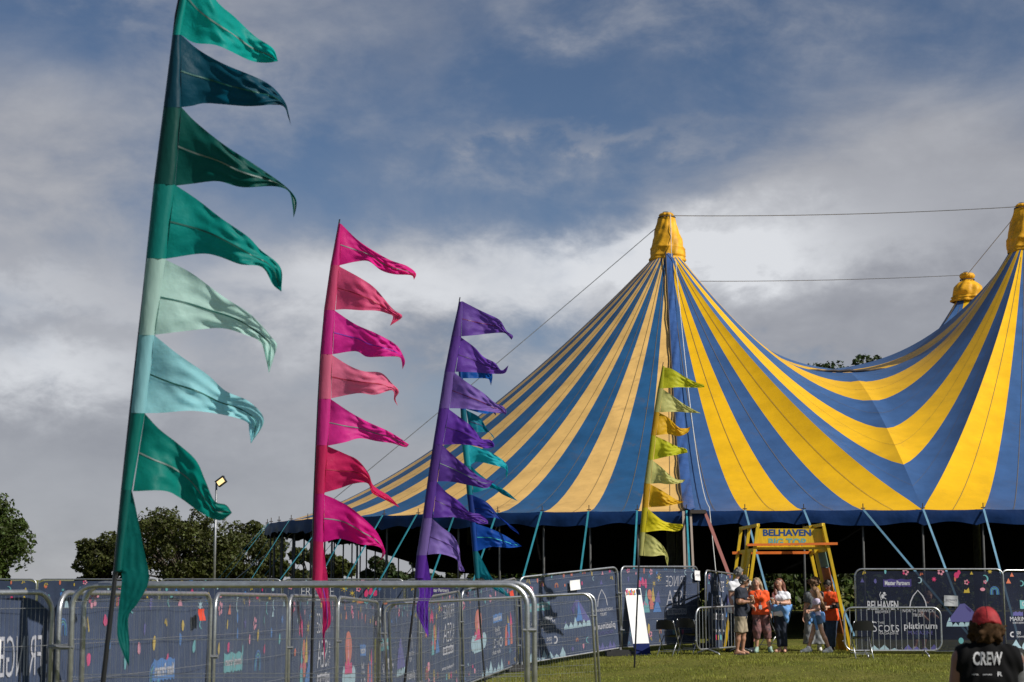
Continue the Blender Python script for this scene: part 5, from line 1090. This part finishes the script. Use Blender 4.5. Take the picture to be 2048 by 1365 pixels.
    def wear(s, name, m, prims, infl=.014, clips=(), wr=.0025, k=.03, vox=None, label=None):
        V, Q = surfnet(field(prims, k, infl, clips, wr), *bounds(prims, .04 + infl), vox or s.vox); o = mk(name, V, Q, m, s.root, smooth=True, label=label); o['bv'] = 0; del o['bv']
        s.last = BVHTree.FromPolygons(V.tolist(), Q.tolist()); return o
    def shirt(s, m, hem, sleeve=.62, infl=.014, name='shirt', neck=.075, torso=None, arms='LR', wr=.0028):
        hem = hem - .045; pr = list(torso or s.torso) + [(s.hL, s.hR, .10 * s.S, .10 * s.S)]; clips = [below(hem), ballcut(s.j['neck'] + (0, 0, .045) + s.f * .02, neck)]
        for q in arms:
            a, e, w = s.j['sh' + q], s.j['el' + q], s.j['wr' + q]
            if sleeve <= 1: en = a + (e - a) * sleeve; pr.append((a - (0, 0, .02), en, .062 * s.S, .056 * s.S)); clips.append(lambda P, en=en, d=unit(e - a), a=a: np.where(np.linalg.norm(P - en.astype(np.float32), axis=1) < .14, (P - en.astype(np.float32)) @ d.astype(np.float32), -1))
            else: pr += [(a - (0, 0, .02), e, .060 * s.S, .048 * s.S), (e, e + (w - e) * (sleeve - 1), .048 * s.S, .034 * s.S)]
        return s.wear(name, m, pr, infl, clips, wr)
    def trousers(s, m, waist, frac=1.9, flare=(.012, .012), name='trousers', infl=.012, wr=.0028):
        pr = s.torso[0:1] + s.torso[2:3]; clips = [above(waist + .05)]
        for q in 'LR':
            hp = s.hL if q == 'L' else s.hR; kn, an = s.j['kn' + q], s.j['an' + q]
            if frac <= 1: en = hp + (kn - hp) * frac; pr.append((hp, en, .092 * s.S, .070 * s.S + flare[0])); d = unit(kn - hp)
            else: en = kn + (an - kn) * (frac - 1); pr += [(hp, kn, .090 * s.S, .060 * s.S + flare[0]), (kn, en, .060 * s.S + flare[0], .042 * s.S + flare[1])]; d = unit(an - kn)
            clips.append(lambda P, en=en, d=d: np.where(np.linalg.norm(P - en.astype(np.float32), axis=1) < .16, (P - en.astype(np.float32)) @ d.astype(np.float32), -1))
        return s.wear(name, m, pr, infl, clips, wr)
    def shoes(s, m, infl=.010, high=0.0):
        for q in 'LR':
            pr = list(s.foot[q]) + ([(s.j['an' + q], s.j['an' + q] + (0, 0, high), .040, .042)] if high else [])
            s.wear('shoe', m, pr, infl, [below(float(min(s.j['to' + q][2], s.j['an' + q][2]) - .04 * s.S))], 0, .02, .011)
    def flops(s, m):
        for q in 'LR':
            a, b = s.j['an' + q] - (0, 0, .085 * s.S), s.j['to' + q] - (0, 0, .035 * s.S); d = unit((b - a) * (1, 1, 0)); s_ = np.cross(d, (0, 0, 1)); b = b + d * .03; a = a - d * .06; o = MB()
            o.box((a + b) / 2 + (0, 0, .012), (np.linalg.norm(b - a) / 2, .042, .008), (d, s_, (0, 0, 1))); t = b - d * .06 + (0, 0, .05); o.tube([b - d * .04 + (0, 0, .02), t + (0, 0, .012), a + d * .12 + s_ * .045 + (0, 0, .02)], .006, 5).tube([t + (0, 0, .012), a + d * .12 - s_ * .045 + (0, 0, .02)], .006, 5); o.build('sandal', m, s.root)
    def hair(s, m, style, extra=(), H=1.0, seed=0):
        hd, f, up, sd = s.j['head'], s.f, s.up, s.sd; r = np.random.default_rng(seed)
        pr = [(hd + up * .035 * H - f * .018, hd + up * .01 * H - f * .035, .096 * H, .094 * H)]; wr = .004
        if style == 'short':
            for i in range(40): d = r.normal(size=3); d = unit(d - f * .15 + up * .9); p = hd + up * .02 - f * .018 + d * .093 * H; pr.append((p, p + d * .012 + r.normal(size=3) * .01, .018, .012))
        if style == 'curly':
            for i in range(80):
                d = r.normal(size=3); d = unit(d - f * .7 + up * .5); p = hd + up * .015 + d * (.108 + .03 * r.random()); pr.append((p, p + r.normal(size=3) * .016, .022, .016))
        if style == 'long':
            for sg in (-1, 0, 1):
                a = hd + sd * sg * .07 - f * .04; b = s.j['neck'] + sd * sg * .085 - f * (.055 if sg == 0 else .02) + (0, 0, -.06); pr.append((a, b, .055, .045))
        if style == 'bob':
            for sg in (-1, 0, 1): a = hd + sd * sg * .075 - f * .03; pr.append((a, a - up * .11 + sd * sg * .012, .05, .04))
        pr += list(extra); fc = hd + f * .085 * H - up * .045 * H
        clips = [ballcut(fc, .088 * H), ballcut(hd + f * .10 - up * .11, .06)]
        if style == 'short': clips.append(lambda P: np.where((P - hd.astype(np.float32)) @ up.astype(np.float32) < -.012 - .075 * ((P - hd.astype(np.float32)) @ (-f).astype(np.float32) > .0), .02, -1))
        return s.wear('hair', m, pr, .002, clips, wr if style != 'short' else .004, .018, .011)
    def face(s, glasses=False, H=1.0):
        hd, f, up, sd = s.j['head'], s.f, s.up, s.sd
        if glasses:
            g = MB()
            for sg in (-1, 1): g.ball(hd + f * .094 + sd * sg * .034 + up * .012, (.030, .012, .022), axes=(sd, f, up)); g.tube([hd + f * .09 + sd * sg * .06 + up * .015, hd + sd * sg * .094 + up * .005], .004, 4)
            g.tube([hd + f * .1 - sd * .02 + up * .016, hd + f * .1 + sd * .02 + up * .016], .004, 4); g.build('sunglasses', BPLAST, s.root, smooth=True)
        else:
            for sg in (-1, 1): MB().ball(hd + f * .090 * H + sd * sg * .031 * H + up * .012, (.012, .006, .007), axes=(sd, f, up)).build('eye', EYE, s.root, smooth=True)
        MB().ball(hd + f * .078 * H - up * .056 * H, (.024, .010, .006), axes=(sd, f, up)).build('mouth', LIP, s.root, smooth=True)
    def snap(s, px, py, off=.012):
        o = np.array([0, 0, CAMZ]); q = at(px, py, s.Y); d = unit(q - o); h = s.last.ray_cast(Vector(o), Vector(d)); t = np.array(h[0]) if h[0] else q; return t - d * off
    def zy(s, py): return float(at(1500, py, s.Y)[2])
    def lanyard(s, L, badge=None, m=None):
        m = m or mat('lanyard_dark', (.05, .045, .06), .7); MB().tube([s.snap(*p) for p in L], .006, 5).build('lanyard', m, s.root)
        if badge: c = s.snap(*badge, .02); MB().box(c, (.035, .003, .05)).build('badge', mat('badge_card', (.45, .47, .5), .4), s.root)
def beer(c, label, h=.13):
    o = thing('beer_cup', c, label, 'cup', 'plastic cups of beer'); c = np.asarray(c)
    MB().lathe([(.0, .006), (.034, .006), (.042, h * .74), (.0, h * .74)], c, 14).build('beer', mat('beer_amber', (.45, .17, .015), .15, trans=.3), o, smooth=True)
    MB().lathe([(.0, h * .745), (.0415, h * .745), (.043, h * .86), (.0, h * .87)], c, 14).build('foam', mat('beer_foam', (.75, .68, .55), .8), o, smooth=True)
    MB().lathe([(.036, 0), (.0465, h), (.0475, h), (.047, h - .004)], c, 14).build('cup', mat('cup_plastic', (.7, .7, .7), .12, sheer=.75), o, smooth=True)
HGREY = mat('hair_grey', (.13, .125, .12), .7, var=.4, vscale=40); HWHITE = mat('hair_white', (.48, .46, .42), .6, var=.3, vscale=40); HBLON = mat('hair_ash', (.26, .19, .11), .6, var=.4, vscale=30, stretch=(1, 1, .2)); HRED = mat('hair_auburn', (.13, .035, .015), .5, var=.35, vscale=30, stretch=(1, 1, .2)); HBRN = mat('hair_brown', (.13, .068, .032), .7, var=.5, vscale=30); HDARK = mat('hair_dark', (.018, .013, .010), .6, var=.4, vscale=30); HGIRL = mat('hair_light_brown', (.22, .12, .055), .55, var=.4, vscale=30, stretch=(1, 1, .2))
WHT = mat('tee_white', (.72, .72, .76), .8); NVY = mat('tee_navy', (.010, .014, .026), .85); ORG = mat('tee_orange', (.80, .085, .008), .75); KHAKI = mat('shorts_khaki', (.30, .245, .17), .85, var=.12, vscale=12); BLK = mat('cloth_black', (.008, .008, .009), .85); JEAN = mat('jeans_dark', (.012, .018, .035), .85, var=.3, vscale=8); DEN = mat('denim_mid', (.07, .12, .21), .85, var=.25, vscale=12); DEN2 = mat('denim_dark', (.025, .045, .085), .85, var=.35, vscale=9); SWEAT = mat('jumper_blue', (.13, .29, .58), .85, var=.12, vscale=10); LILAC = mat('tee_lilac', (.55, .48, .60), .8); GDRESS = mat('dress_grey', (.22, .23, .24), .85, var=.3, vscale=60); SNEAK = mat('shoe_white', (.66, .65, .62), .6); SHOEB = mat('shoe_black', (.012, .011, .011), .5); SAGE = mat('shoe_sage', (.25, .36, .30), .7); SAND2 = mat('sandal_brown', (.07, .035, .02), .6)
# man in the white t-shirt, standing behind the man in navy
p = Person('man with grey hair and white t-shirt, back turned, behind the man in the navy shirt', (1470, 1304), dict(head=(1478, 1146), neck=(1474, 1159), shL=(1461, 1168, -.05), shR=(1488, 1168, .08), elL=(1461, 1195, -.06), wrL=(1466, 1216, -.16), elR=(1492, 1193, .05), wrR=(1496, 1212, -.12), pel=(1471, 1221), knL=(1466, 1262, -.02), knR=(1477, 1260, .1), anL=(1457, 1297, 0), toL=(1464, 1302, -.04), anR=(1479, 1298, .15), toR=(1489, 1302, .15)), (.75, .66), girth=1.08)
p.shirt(WHT, p.zy(1224), .55); p.trousers(JEAN, p.zy(1218), 1.95); p.shoes(SHOEB); p.hair(HGREY, 'short')
# man in cap, navy t-shirt and khaki shorts
p = Person('man in dark cap, sunglasses, navy t-shirt and khaki shorts holding a beer', (1482, 1310), dict(head=(1489, 1163), neck=(1482, 1175), shL=(1477, 1181, -.17), shR=(1486, 1180, .18), elL=(1478, 1205, -.20), wrL=(1500, 1204, -.22), elR=(1495, 1203, .2), wrR=(1504, 1200, .02), gripL=.7, gripR=.7, pel=(1481, 1232), hipL=(1480, 1234, -.09), hipR=(1483, 1234, .09), knL=(1477, 1268, -.10), knR=(1487, 1267, .12), anL=(1474, 1302, -.10), toL=(1488, 1308, -.12), anR=(1485, 1300, .12), toR=(1496, 1305, .10), belly=(0, 0)), (.95, -.28), girth=1.16, skin=SKINT)
p.shirt(NVY, p.zy(1235), .68, .018); p.trousers(KHAKI, p.zy(1236), .93, (.02, .02), 'shorts', .02); p.flops(mat('flipflop', (.05, .05, .06), .6)); p.face(True)
hd, f, up = p.j['head'], p.f, p.up
p.hair(HGREY, 'short', H=.98); CAPM = mat('cap_charcoal', (.030, .029, .034), .8)
p.wear('cap', CAPM, [(hd + up * .05 - f * .01, hd + up * .035 - f * .03, .096, .096)], .006, [lambda P: .035 - (P - hd.astype(np.float32)) @ up.astype(np.float32)], 0, .01, .011)
MB().grid([[hd + up * (.045 - .012 * t * t - .015 * (u * u)) + f * (.085 + .075 * t * (1 - .35 * u * u)) + p.sd * u * .075 for t in np.linspace(0, 1, 5)] for u in np.linspace(-1, 1, 9)]).build('cap_peak', CAPM, p.root, smooth=True)
beer(at(1504, 1202, p.Y - .20), 'cup of beer in the hand of the man in the navy shirt')
# white haired woman drinking
p = Person('woman with short white hair and sunglasses drinking, half hidden by the man in navy', (1500, 1305), dict(head=(1499, 1173), neck=(1497, 1185), shL=(1490, 1191, -.12), shR=(1502, 1191, .14), elL=(1500, 1206, -.2), wrL=(1499, 1188, -.22), elR=(1508, 1208, .1), wrR=(1510, 1222, -.05), gripL=.7, pel=(1497, 1233), knL=(1496, 1268, -.08), knR=(1501, 1268, .1), anL=(1494, 1298, -.06), toL=(1505, 1305, -.10), anR=(1502, 1297, .1), toR=(1511, 1303, .06)), (.9, -.42), pitch=.15, girth=.95, female=True)
p.shirt(BLK, p.zy(1238), 1.7, .016, 'jacket'); p.trousers(BLK, p.zy(1236), 1.95); p.shoes(SNEAK, .012, .05); p.hair(HWHITE, 'bob'); p.face(True)
beer(at(1494, 1185, p.Y - .24), 'cup lifted to the mouth of the white haired woman', .12)
# woman in orange
p = Person('woman in orange t-shirt with lanyard and patterned cropped trousers facing the lawn', (1526, 1306), dict(head=(1513, 1167), neck=(1516, 1179), shL=(1504, 1187, .02), shR=(1531, 1186, -.02), elL=(1501, 1208, .03), wrL=(1508, 1216, -.14), elR=(1537, 1208, .04), wrR=(1541, 1230, -.08), gripR=.5, pel=(1521, 1228), knL=(1514, 1261, -.03), knR=(1533, 1260, -.02), anL=(1513, 1293, .03), toL=(1511, 1304, -.12), anR=(1540, 1292, .03), toR=(1543, 1303, -.12)), (-.25, -.97), pitch=.1, bust=True, female=True, girth=1.02)
p.shirt(ORG, p.zy(1226), .7, .017); p.lanyard([(1508, 1181), (1513, 1192), (1519, 1204), (1521, 1211)], (1521, 1215)); p.lanyard([(1521, 1178), (1521, 1190), (1521.5, 1204), (1521, 1211)])
CAPRI = mat('patterned_cloth', (.030, .030, .040), .85, var=.2, vscale=7, col2=(.30, .12, .11)); p.trousers(CAPRI, p.zy(1231), 1.45, (.03, .028)); p.shoes(SAGE, .010, .03); p.hair(HBLON, 'bob', [(p.j['head'] - p.f * .02 + p.sd * .08, p.j['neck'] + p.sd * .10 - (0, 0, .02), .045, .035), (p.j['head'] - p.f * .02 - p.sd * .08, p.j['neck'] - p.sd * .10 - (0, 0, .02), .045, .035)]); p.face()
MB().box(at(1541.5, 1236, p.Y - .13), (.012, .05, .075), ((.9, -.2, .3), (.2, .98, 0), (-.3, .06, .95))).build('phone', BPLAST, p.root)
# woman with auburn hair
p = Person('woman with long auburn hair, white t-shirt, blue jumper round the waist and dark jeans', (1563, 1306), dict(head=(1558, 1168), neck=(1562, 1181), shL=(1551, 1188, .05), shR=(1574, 1189, -.06), elL=(1549, 1209, .06), wrL=(1546, 1205, -.18), elR=(1578, 1207, -.08), wrR=(1558, 1206, -.24), gripL=.6, gripR=.8, pel=(1562, 1227), knL=(1557, 1261, 0), knR=(1567, 1261, -.03), anL=(1560, 1294, .0), toL=(1551, 1304, -.05), anR=(1571, 1295, -.02), toR=(1569, 1306, -.14)), (-.45, -.89), bust=True, female=True, girth=1.0)
p.shirt(WHT, p.zy(1230), .58, .014); p.trousers(JEAN, p.zy(1231), 1.88, (.004, .006)); p.flops(SAND2)
hd, f, sd, nk = p.j['head'], p.f, p.sd, p.j['neck']; p.hair(HRED, 'long', [(hd - sd * .085 * (1 if (sd[0] > 0) else -1) - f * .01, at(1551, 1188, p.Y - .06), .048, .036), (hd + sd * .08 - f * .02, nk + sd * .08 - (0, 0, .10), .04, .03)]); p.face()
pj = lambda px, py, d: at(px, py, p.Y + d); p.wear('tied_jumper', SWEAT, [(pj(1551, 1215, 0), pj(1575, 1215, 0), .125, .125), (pj(1551, 1218, .06), pj(1549, 1243, .08), .06, .035), (pj(1571, 1219, -.10), pj(1572, 1244, -.06), .09, .06), (pj(1566, 1216, -.13), pj(1573, 1236, -.13), .04, .035), (pj(1575, 1220, .06), pj(1574, 1246, .04), .09, .045)], .0, [above(p.zy(1209)), ], .005, .04, .014)
MB().lathe([(.030, -.014), (.033, 0), (.030, .014)], at(1559.5, 1206, p.Y - .235), 10).build('wrist_band', BPLAST, p.root)
beer(at(1544.5, 1207, p.Y - .30), 'cup of beer held by the woman with auburn hair')
# curly haired person in grey
p = Person('person with curly brown hair and long grey dress, back turned, behind the girl', (1626, 1303), dict(head=(1627, 1168), neck=(1628, 1181), shL=(1614, 1188, .02), shR=(1642, 1188, .02), elL=(1612, 1211, .04), wrL=(1608, 1233, -.02), elR=(1644, 1211, .04), wrR=(1640, 1226, .12), pel=(1628, 1229), knL=(1620, 1262, 0), knR=(1636, 1262, 0), anL=(1618, 1293, 0), toL=(1612, 1301, .05), anR=(1639, 1294, 0), toR=(1641, 1303, -.1)), (-.6, .8), female=True, girth=1.02)
GT_ = mat('blouse_grey', (.12, .13, .135), .85, var=.35, vscale=30); p.shirt(GT_, p.zy(1226), .75, .018)
hL, hR = p.hL, p.hR; p.wear('skirt', GDRESS, [(hL + (0, 0, .06), at(1618, 1286, p.Y - .04), .11, .13), (hR + (0, 0, .06), at(1638, 1286, p.Y - .04), .11, .13), (hL, hR, .11, .11), (at(1628, 1240, p.Y), at(1628, 1284, p.Y + .05), .11, .15)], .01, [above(p.zy(1222)), below(p.zy(1289))], .005, .05)
p.shoes(SNEAK, .012, .06); p.hair(HBRN, 'curly', seed=3); MB().lathe([(.028, -.012), (.030, 0), (.028, .012)], at(1608.5, 1231, p.Y), 10).build('wrist_band', BPLAST, p.root)
# girl walking
p = Person('girl with long light brown hair walking left in lilac t-shirt and denim shorts', (1630, 1307), dict(head=(1629, 1184), neck=(1632, 1195), shL=(1634, 1201, -.11), shR=(1631, 1200, .11), elL=(1638, 1219, -.13), wrL=(1620, 1222, -.16), elR=(1626, 1218, .13), wrR=(1617, 1222, .06), gripL=.4, pel=(1634, 1234), hipL=(1635, 1235, -.07), hipR=(1633, 1235, .07), knR=(1625, 1268, .06), anR=(1617, 1296, .06, .03), toR=(1603, 1304, .04), knL=(1645, 1267, -.07), anL=(1659, 1298, -.07, .02), toL=(1648, 1306, -.08)), (-.97, .05), girth=.80, scale=.90, small=.95, female=True)
p.shirt(LILAC, p.zy(1228), .5, .013); p.trousers(DEN, p.zy(1229), .42, (.02, .02), 'shorts', .014)
pj = lambda px, py, d: at(px, py, p.Y + d); p.wear('tied_jumper', SWEAT, [(pj(1629, 1229, -.02), pj(1641, 1229, -.02), .095, .095), (pj(1645, 1230, .0), pj(1647, 1243, -.06), .06, .045), (pj(1628, 1232, -.10), pj(1618, 1248, -.12), .04, .03), (pj(1628, 1231, -.12), pj(1634, 1259, -.13), .035, .03), (pj(1640, 1230, -.08), pj(1648, 1244, -.10), .045, .02)], 0, [above(p.zy(1224))], .004, .03, .013)
p.shoes(SNEAK, .012, .015); hd, f, sd, nk = p.j['head'], p.f, p.sd, p.j['neck']; p.hair(HGIRL, 'long', [(hd - f * .06, pj(1641, 1198, -.06), .06, .055), (pj(1640, 1196, -.06), pj(1646, 1213, -.06), .055, .03), (pj(1644, 1205, -.08), pj(1648, 1214, -.08), .03, .015)], H=.95); p.face(H=.95)
# man in orange looking at his phone
p = Person('dark haired man in orange t-shirt with lanyard looking down beside the gate leg', (1661, 1303), dict(head=(1656, 1171), neck=(1660, 1182), shL=(1648, 1188, .06), shR=(1673, 1190, -.06), elL=(1645, 1212, .04), wrL=(1651, 1217, -.2), elR=(1674, 1213, -.08), wrR=(1655, 1215, -.24), gripL=.5, gripR=.6, pel=(1661, 1236), knL=(1656, 1268, 0), knR=(1665, 1268, -.02), anL=(1655, 1295, 0), toL=(1650, 1301, -.06), anR=(1665, 1295, -.02), toR=(1661, 1303, -.12)), (-.7, -.7), pitch=.5, girth=1.04)
p.shirt(ORG, p.zy(1238), .68, .018); p.lanyard([(1665, 1181), (1660, 1193), (1653, 1207)], (1651, 1218)); p.trousers(DEN2, p.zy(1240), 1.95, (.016, .018)); p.shoes(SHOEB); p.hair(HDARK, 'short', [(p.j['head'] + p.up * .07 + p.f * .02, p.j['head'] + p.up * .06 - p.f * .04, .06, .06)]); p.face()
a, b = p.j['elR'], p.j['wrR']; p.wear('arm_sleeve', BLK, [(p.j['shR'] * .25 + a * .75, a, .05, .048), (a, a + (b - a) * .72, .048, .036)], .008, [], 0, .02)
# someone standing behind the partners banner
p = Person('person in dark clothes standing behind the partners banner, only shins and shoes clear', (1838, 1302), dict(head=(1856, 1194), neck=(1852, 1205), shL=(1840, 1212, 0), shR=(1864, 1212, 0), elL=(1842, 1230, -.1), wrL=(1858, 1242, -.2), elR=(1868, 1232, -.05), wrR=(1876, 1236, -.2), pel=(1842, 1248), knL=(1832, 1274, 0), knR=(1848, 1274, 0), anL=(1830, 1297, 0), toL=(1826, 1302, -.1), anR=(1848, 1297, 0), toR=(1852, 1302, -.1)), (.6, -.8), pitch=.3, hands=False, Yb=41.2)
p.shirt(BLK, p.zy(1250), .6); p.trousers(DEN, p.zy(1250), 1.2); p.shoes(SNEAK); p.hair(HBRN, 'short')
# crew man in the foreground, seen from behind
Yc = 12.0
p = Person('crew member in red cap and black sleeveless top seen from behind, lower right corner', (1975, 1720), dict(head=(1971, 1256), neck=(1974, 1284), shL=(1921, 1312), shR=(2029, 1314), elL=(1908, 1398, .03), wrL=(1916, 1478, -.02), elR=(2045, 1400, .03), wrR=(2034, 1480, -.02), pel=(1975, 1478), knL=(1952, 1610), knR=(1998, 1610), anL=(1950, 1715), toL=(1946, 1740, .2), anR=(2000, 1715), toR=(2004, 1740, .2)), (-.12, .99), girth=1.1, skin=mat('skin_weathered', (.22, .10, .065), .55, var=.15, vscale=8), group='people at the tent gate', Yb=Yc, vox=.014, scale=1.0, small=.9)
TOP = mat('vest_black', (.0035, .0035, .004), .9, spec=.15)
pr = list(p.torso) + [(p.j['shL'] + (.05, 0, .0), p.j['shR'] - (.05, 0, .0), .065, .065)]
cl_ = [below(float(p.j['pel'][2] - .08)), ballcut(p.j['neck'] + (0, .03, .06), .085), past(p.j['shR'] + (.035, 0, 0), (1, 0, .12)), past(p.j['shL'] - (.035, 0, 0), (-1, 0, .12))]
top = p.wear('sleeveless_top', TOP, pr, .020, cl_, .0035, .035, .012)
V2, Fs, _ = text2d('CREW', .03); q = []
for v in V2: q.append(p.snap(1946 + v[0] * 59, 1331 - v[1] * 27, .006))
mk('lettering', q, Fs, mat('print_greywhite', (.42, .42, .43), .8, var=.2, vscale=60), top)
for (x0, x1, yy, hh, wd_) in ((1944, 1958, 1351, 3, 'HOTEL'), (1966, 1984, 1352, 4, 'partners'), (1995, 2005, 1353, 9, 'R')):
    V2, Fs, _ = text2d(wd_, .02); mk('lettering', [p.snap(x0 + v[0] * (x1 - x0), yy - v[1] * hh, .006) for v in V2], Fs, MATS['print_greywhite'], top)
a, b = p.j['shR'], p.j['elR']; p.wear('arm_sleeve', mat('sleeve_grey', (.13, .13, .135), .85, var=.3, vscale=30), [(a - (0, 0, .02), b, .060, .047), (b, p.j['wrR'], .047, .034)], .006, [past(a + (.005, 0, .0), (-.9, 0, .5))], .002, .02)
hd, f, up, sd = p.j['head'], p.f, p.up, p.sd
CAPR = mat('cap_red', (.30, .008, .012), .75, bump=.4, bscale=9, var=.25, vscale=14)
rh = np.random.default_rng(5); curls = []
for q in range(90):
    th = rh.uniform(-1.9, 1.9); u_ = rh.uniform(-.088, .035); rr_ = .086 + .014 * rh.random() - max(0, -.07 - u_) * .5; c_ = hd - f * rr_ * math.cos(th) * .95 + sd * rr_ * math.sin(th) + up * u_; curls.append((c_, c_ + rh.normal(size=3) * .014 - up * .012, .017, .010))
for sg in (-1, 1):
    for q in range(9): c_ = hd + sd * sg * (.094 + .016 * rh.random()) - up * rh.uniform(-.01, .055) + f * rh.uniform(-.04, .03); curls.append((c_, c_ + rh.normal(size=3) * .012 + sd * sg * .008, .011, .006))
p.wear('hair', mat('hair_curly_tan', (.045, .024, .011), .8, spec=.08, var=.5, vscale=35), [(hd - up * .03 - f * .03, hd - up * .055 - f * .025, .080, .066)] + curls, .002, [ballcut(hd + f * .10 - up * .05, .09)], .003, .010, .008)
p.wear('cap', CAPR, [(hd + up * .048 - f * .010, hd + up * .025 - f * .022, .086, .088)], .009, [lambda P: -((P - hd.astype(np.float32)) @ up.astype(np.float32)) - .35 * ((P - hd.astype(np.float32)) @ f.astype(np.float32)) - .004, ballcut(hd - f * .135 + up * .02, .034)], .0025, .01, .008)


for k in range(6):
    th = k * math.pi / 3 + .3; pts_ = []
    for q in np.linspace(.05, 1.25, 9):
        d_ = sd * math.cos(th) * math.sin(q) + f * math.sin(th) * math.sin(q) + up * math.cos(q); h_ = p.last.ray_cast(Vector(hd + up * .04 + d_ * .3), Vector(-d_))
        if h_[0]: pts_.append(np.array(h_[0]) + d_ * .001)
    if len(pts_) > 2: MB().tube(pts_, .0028, 4).build('cap_seam', mat('cap_stitch', (.16, .005, .008), .8), p.root)
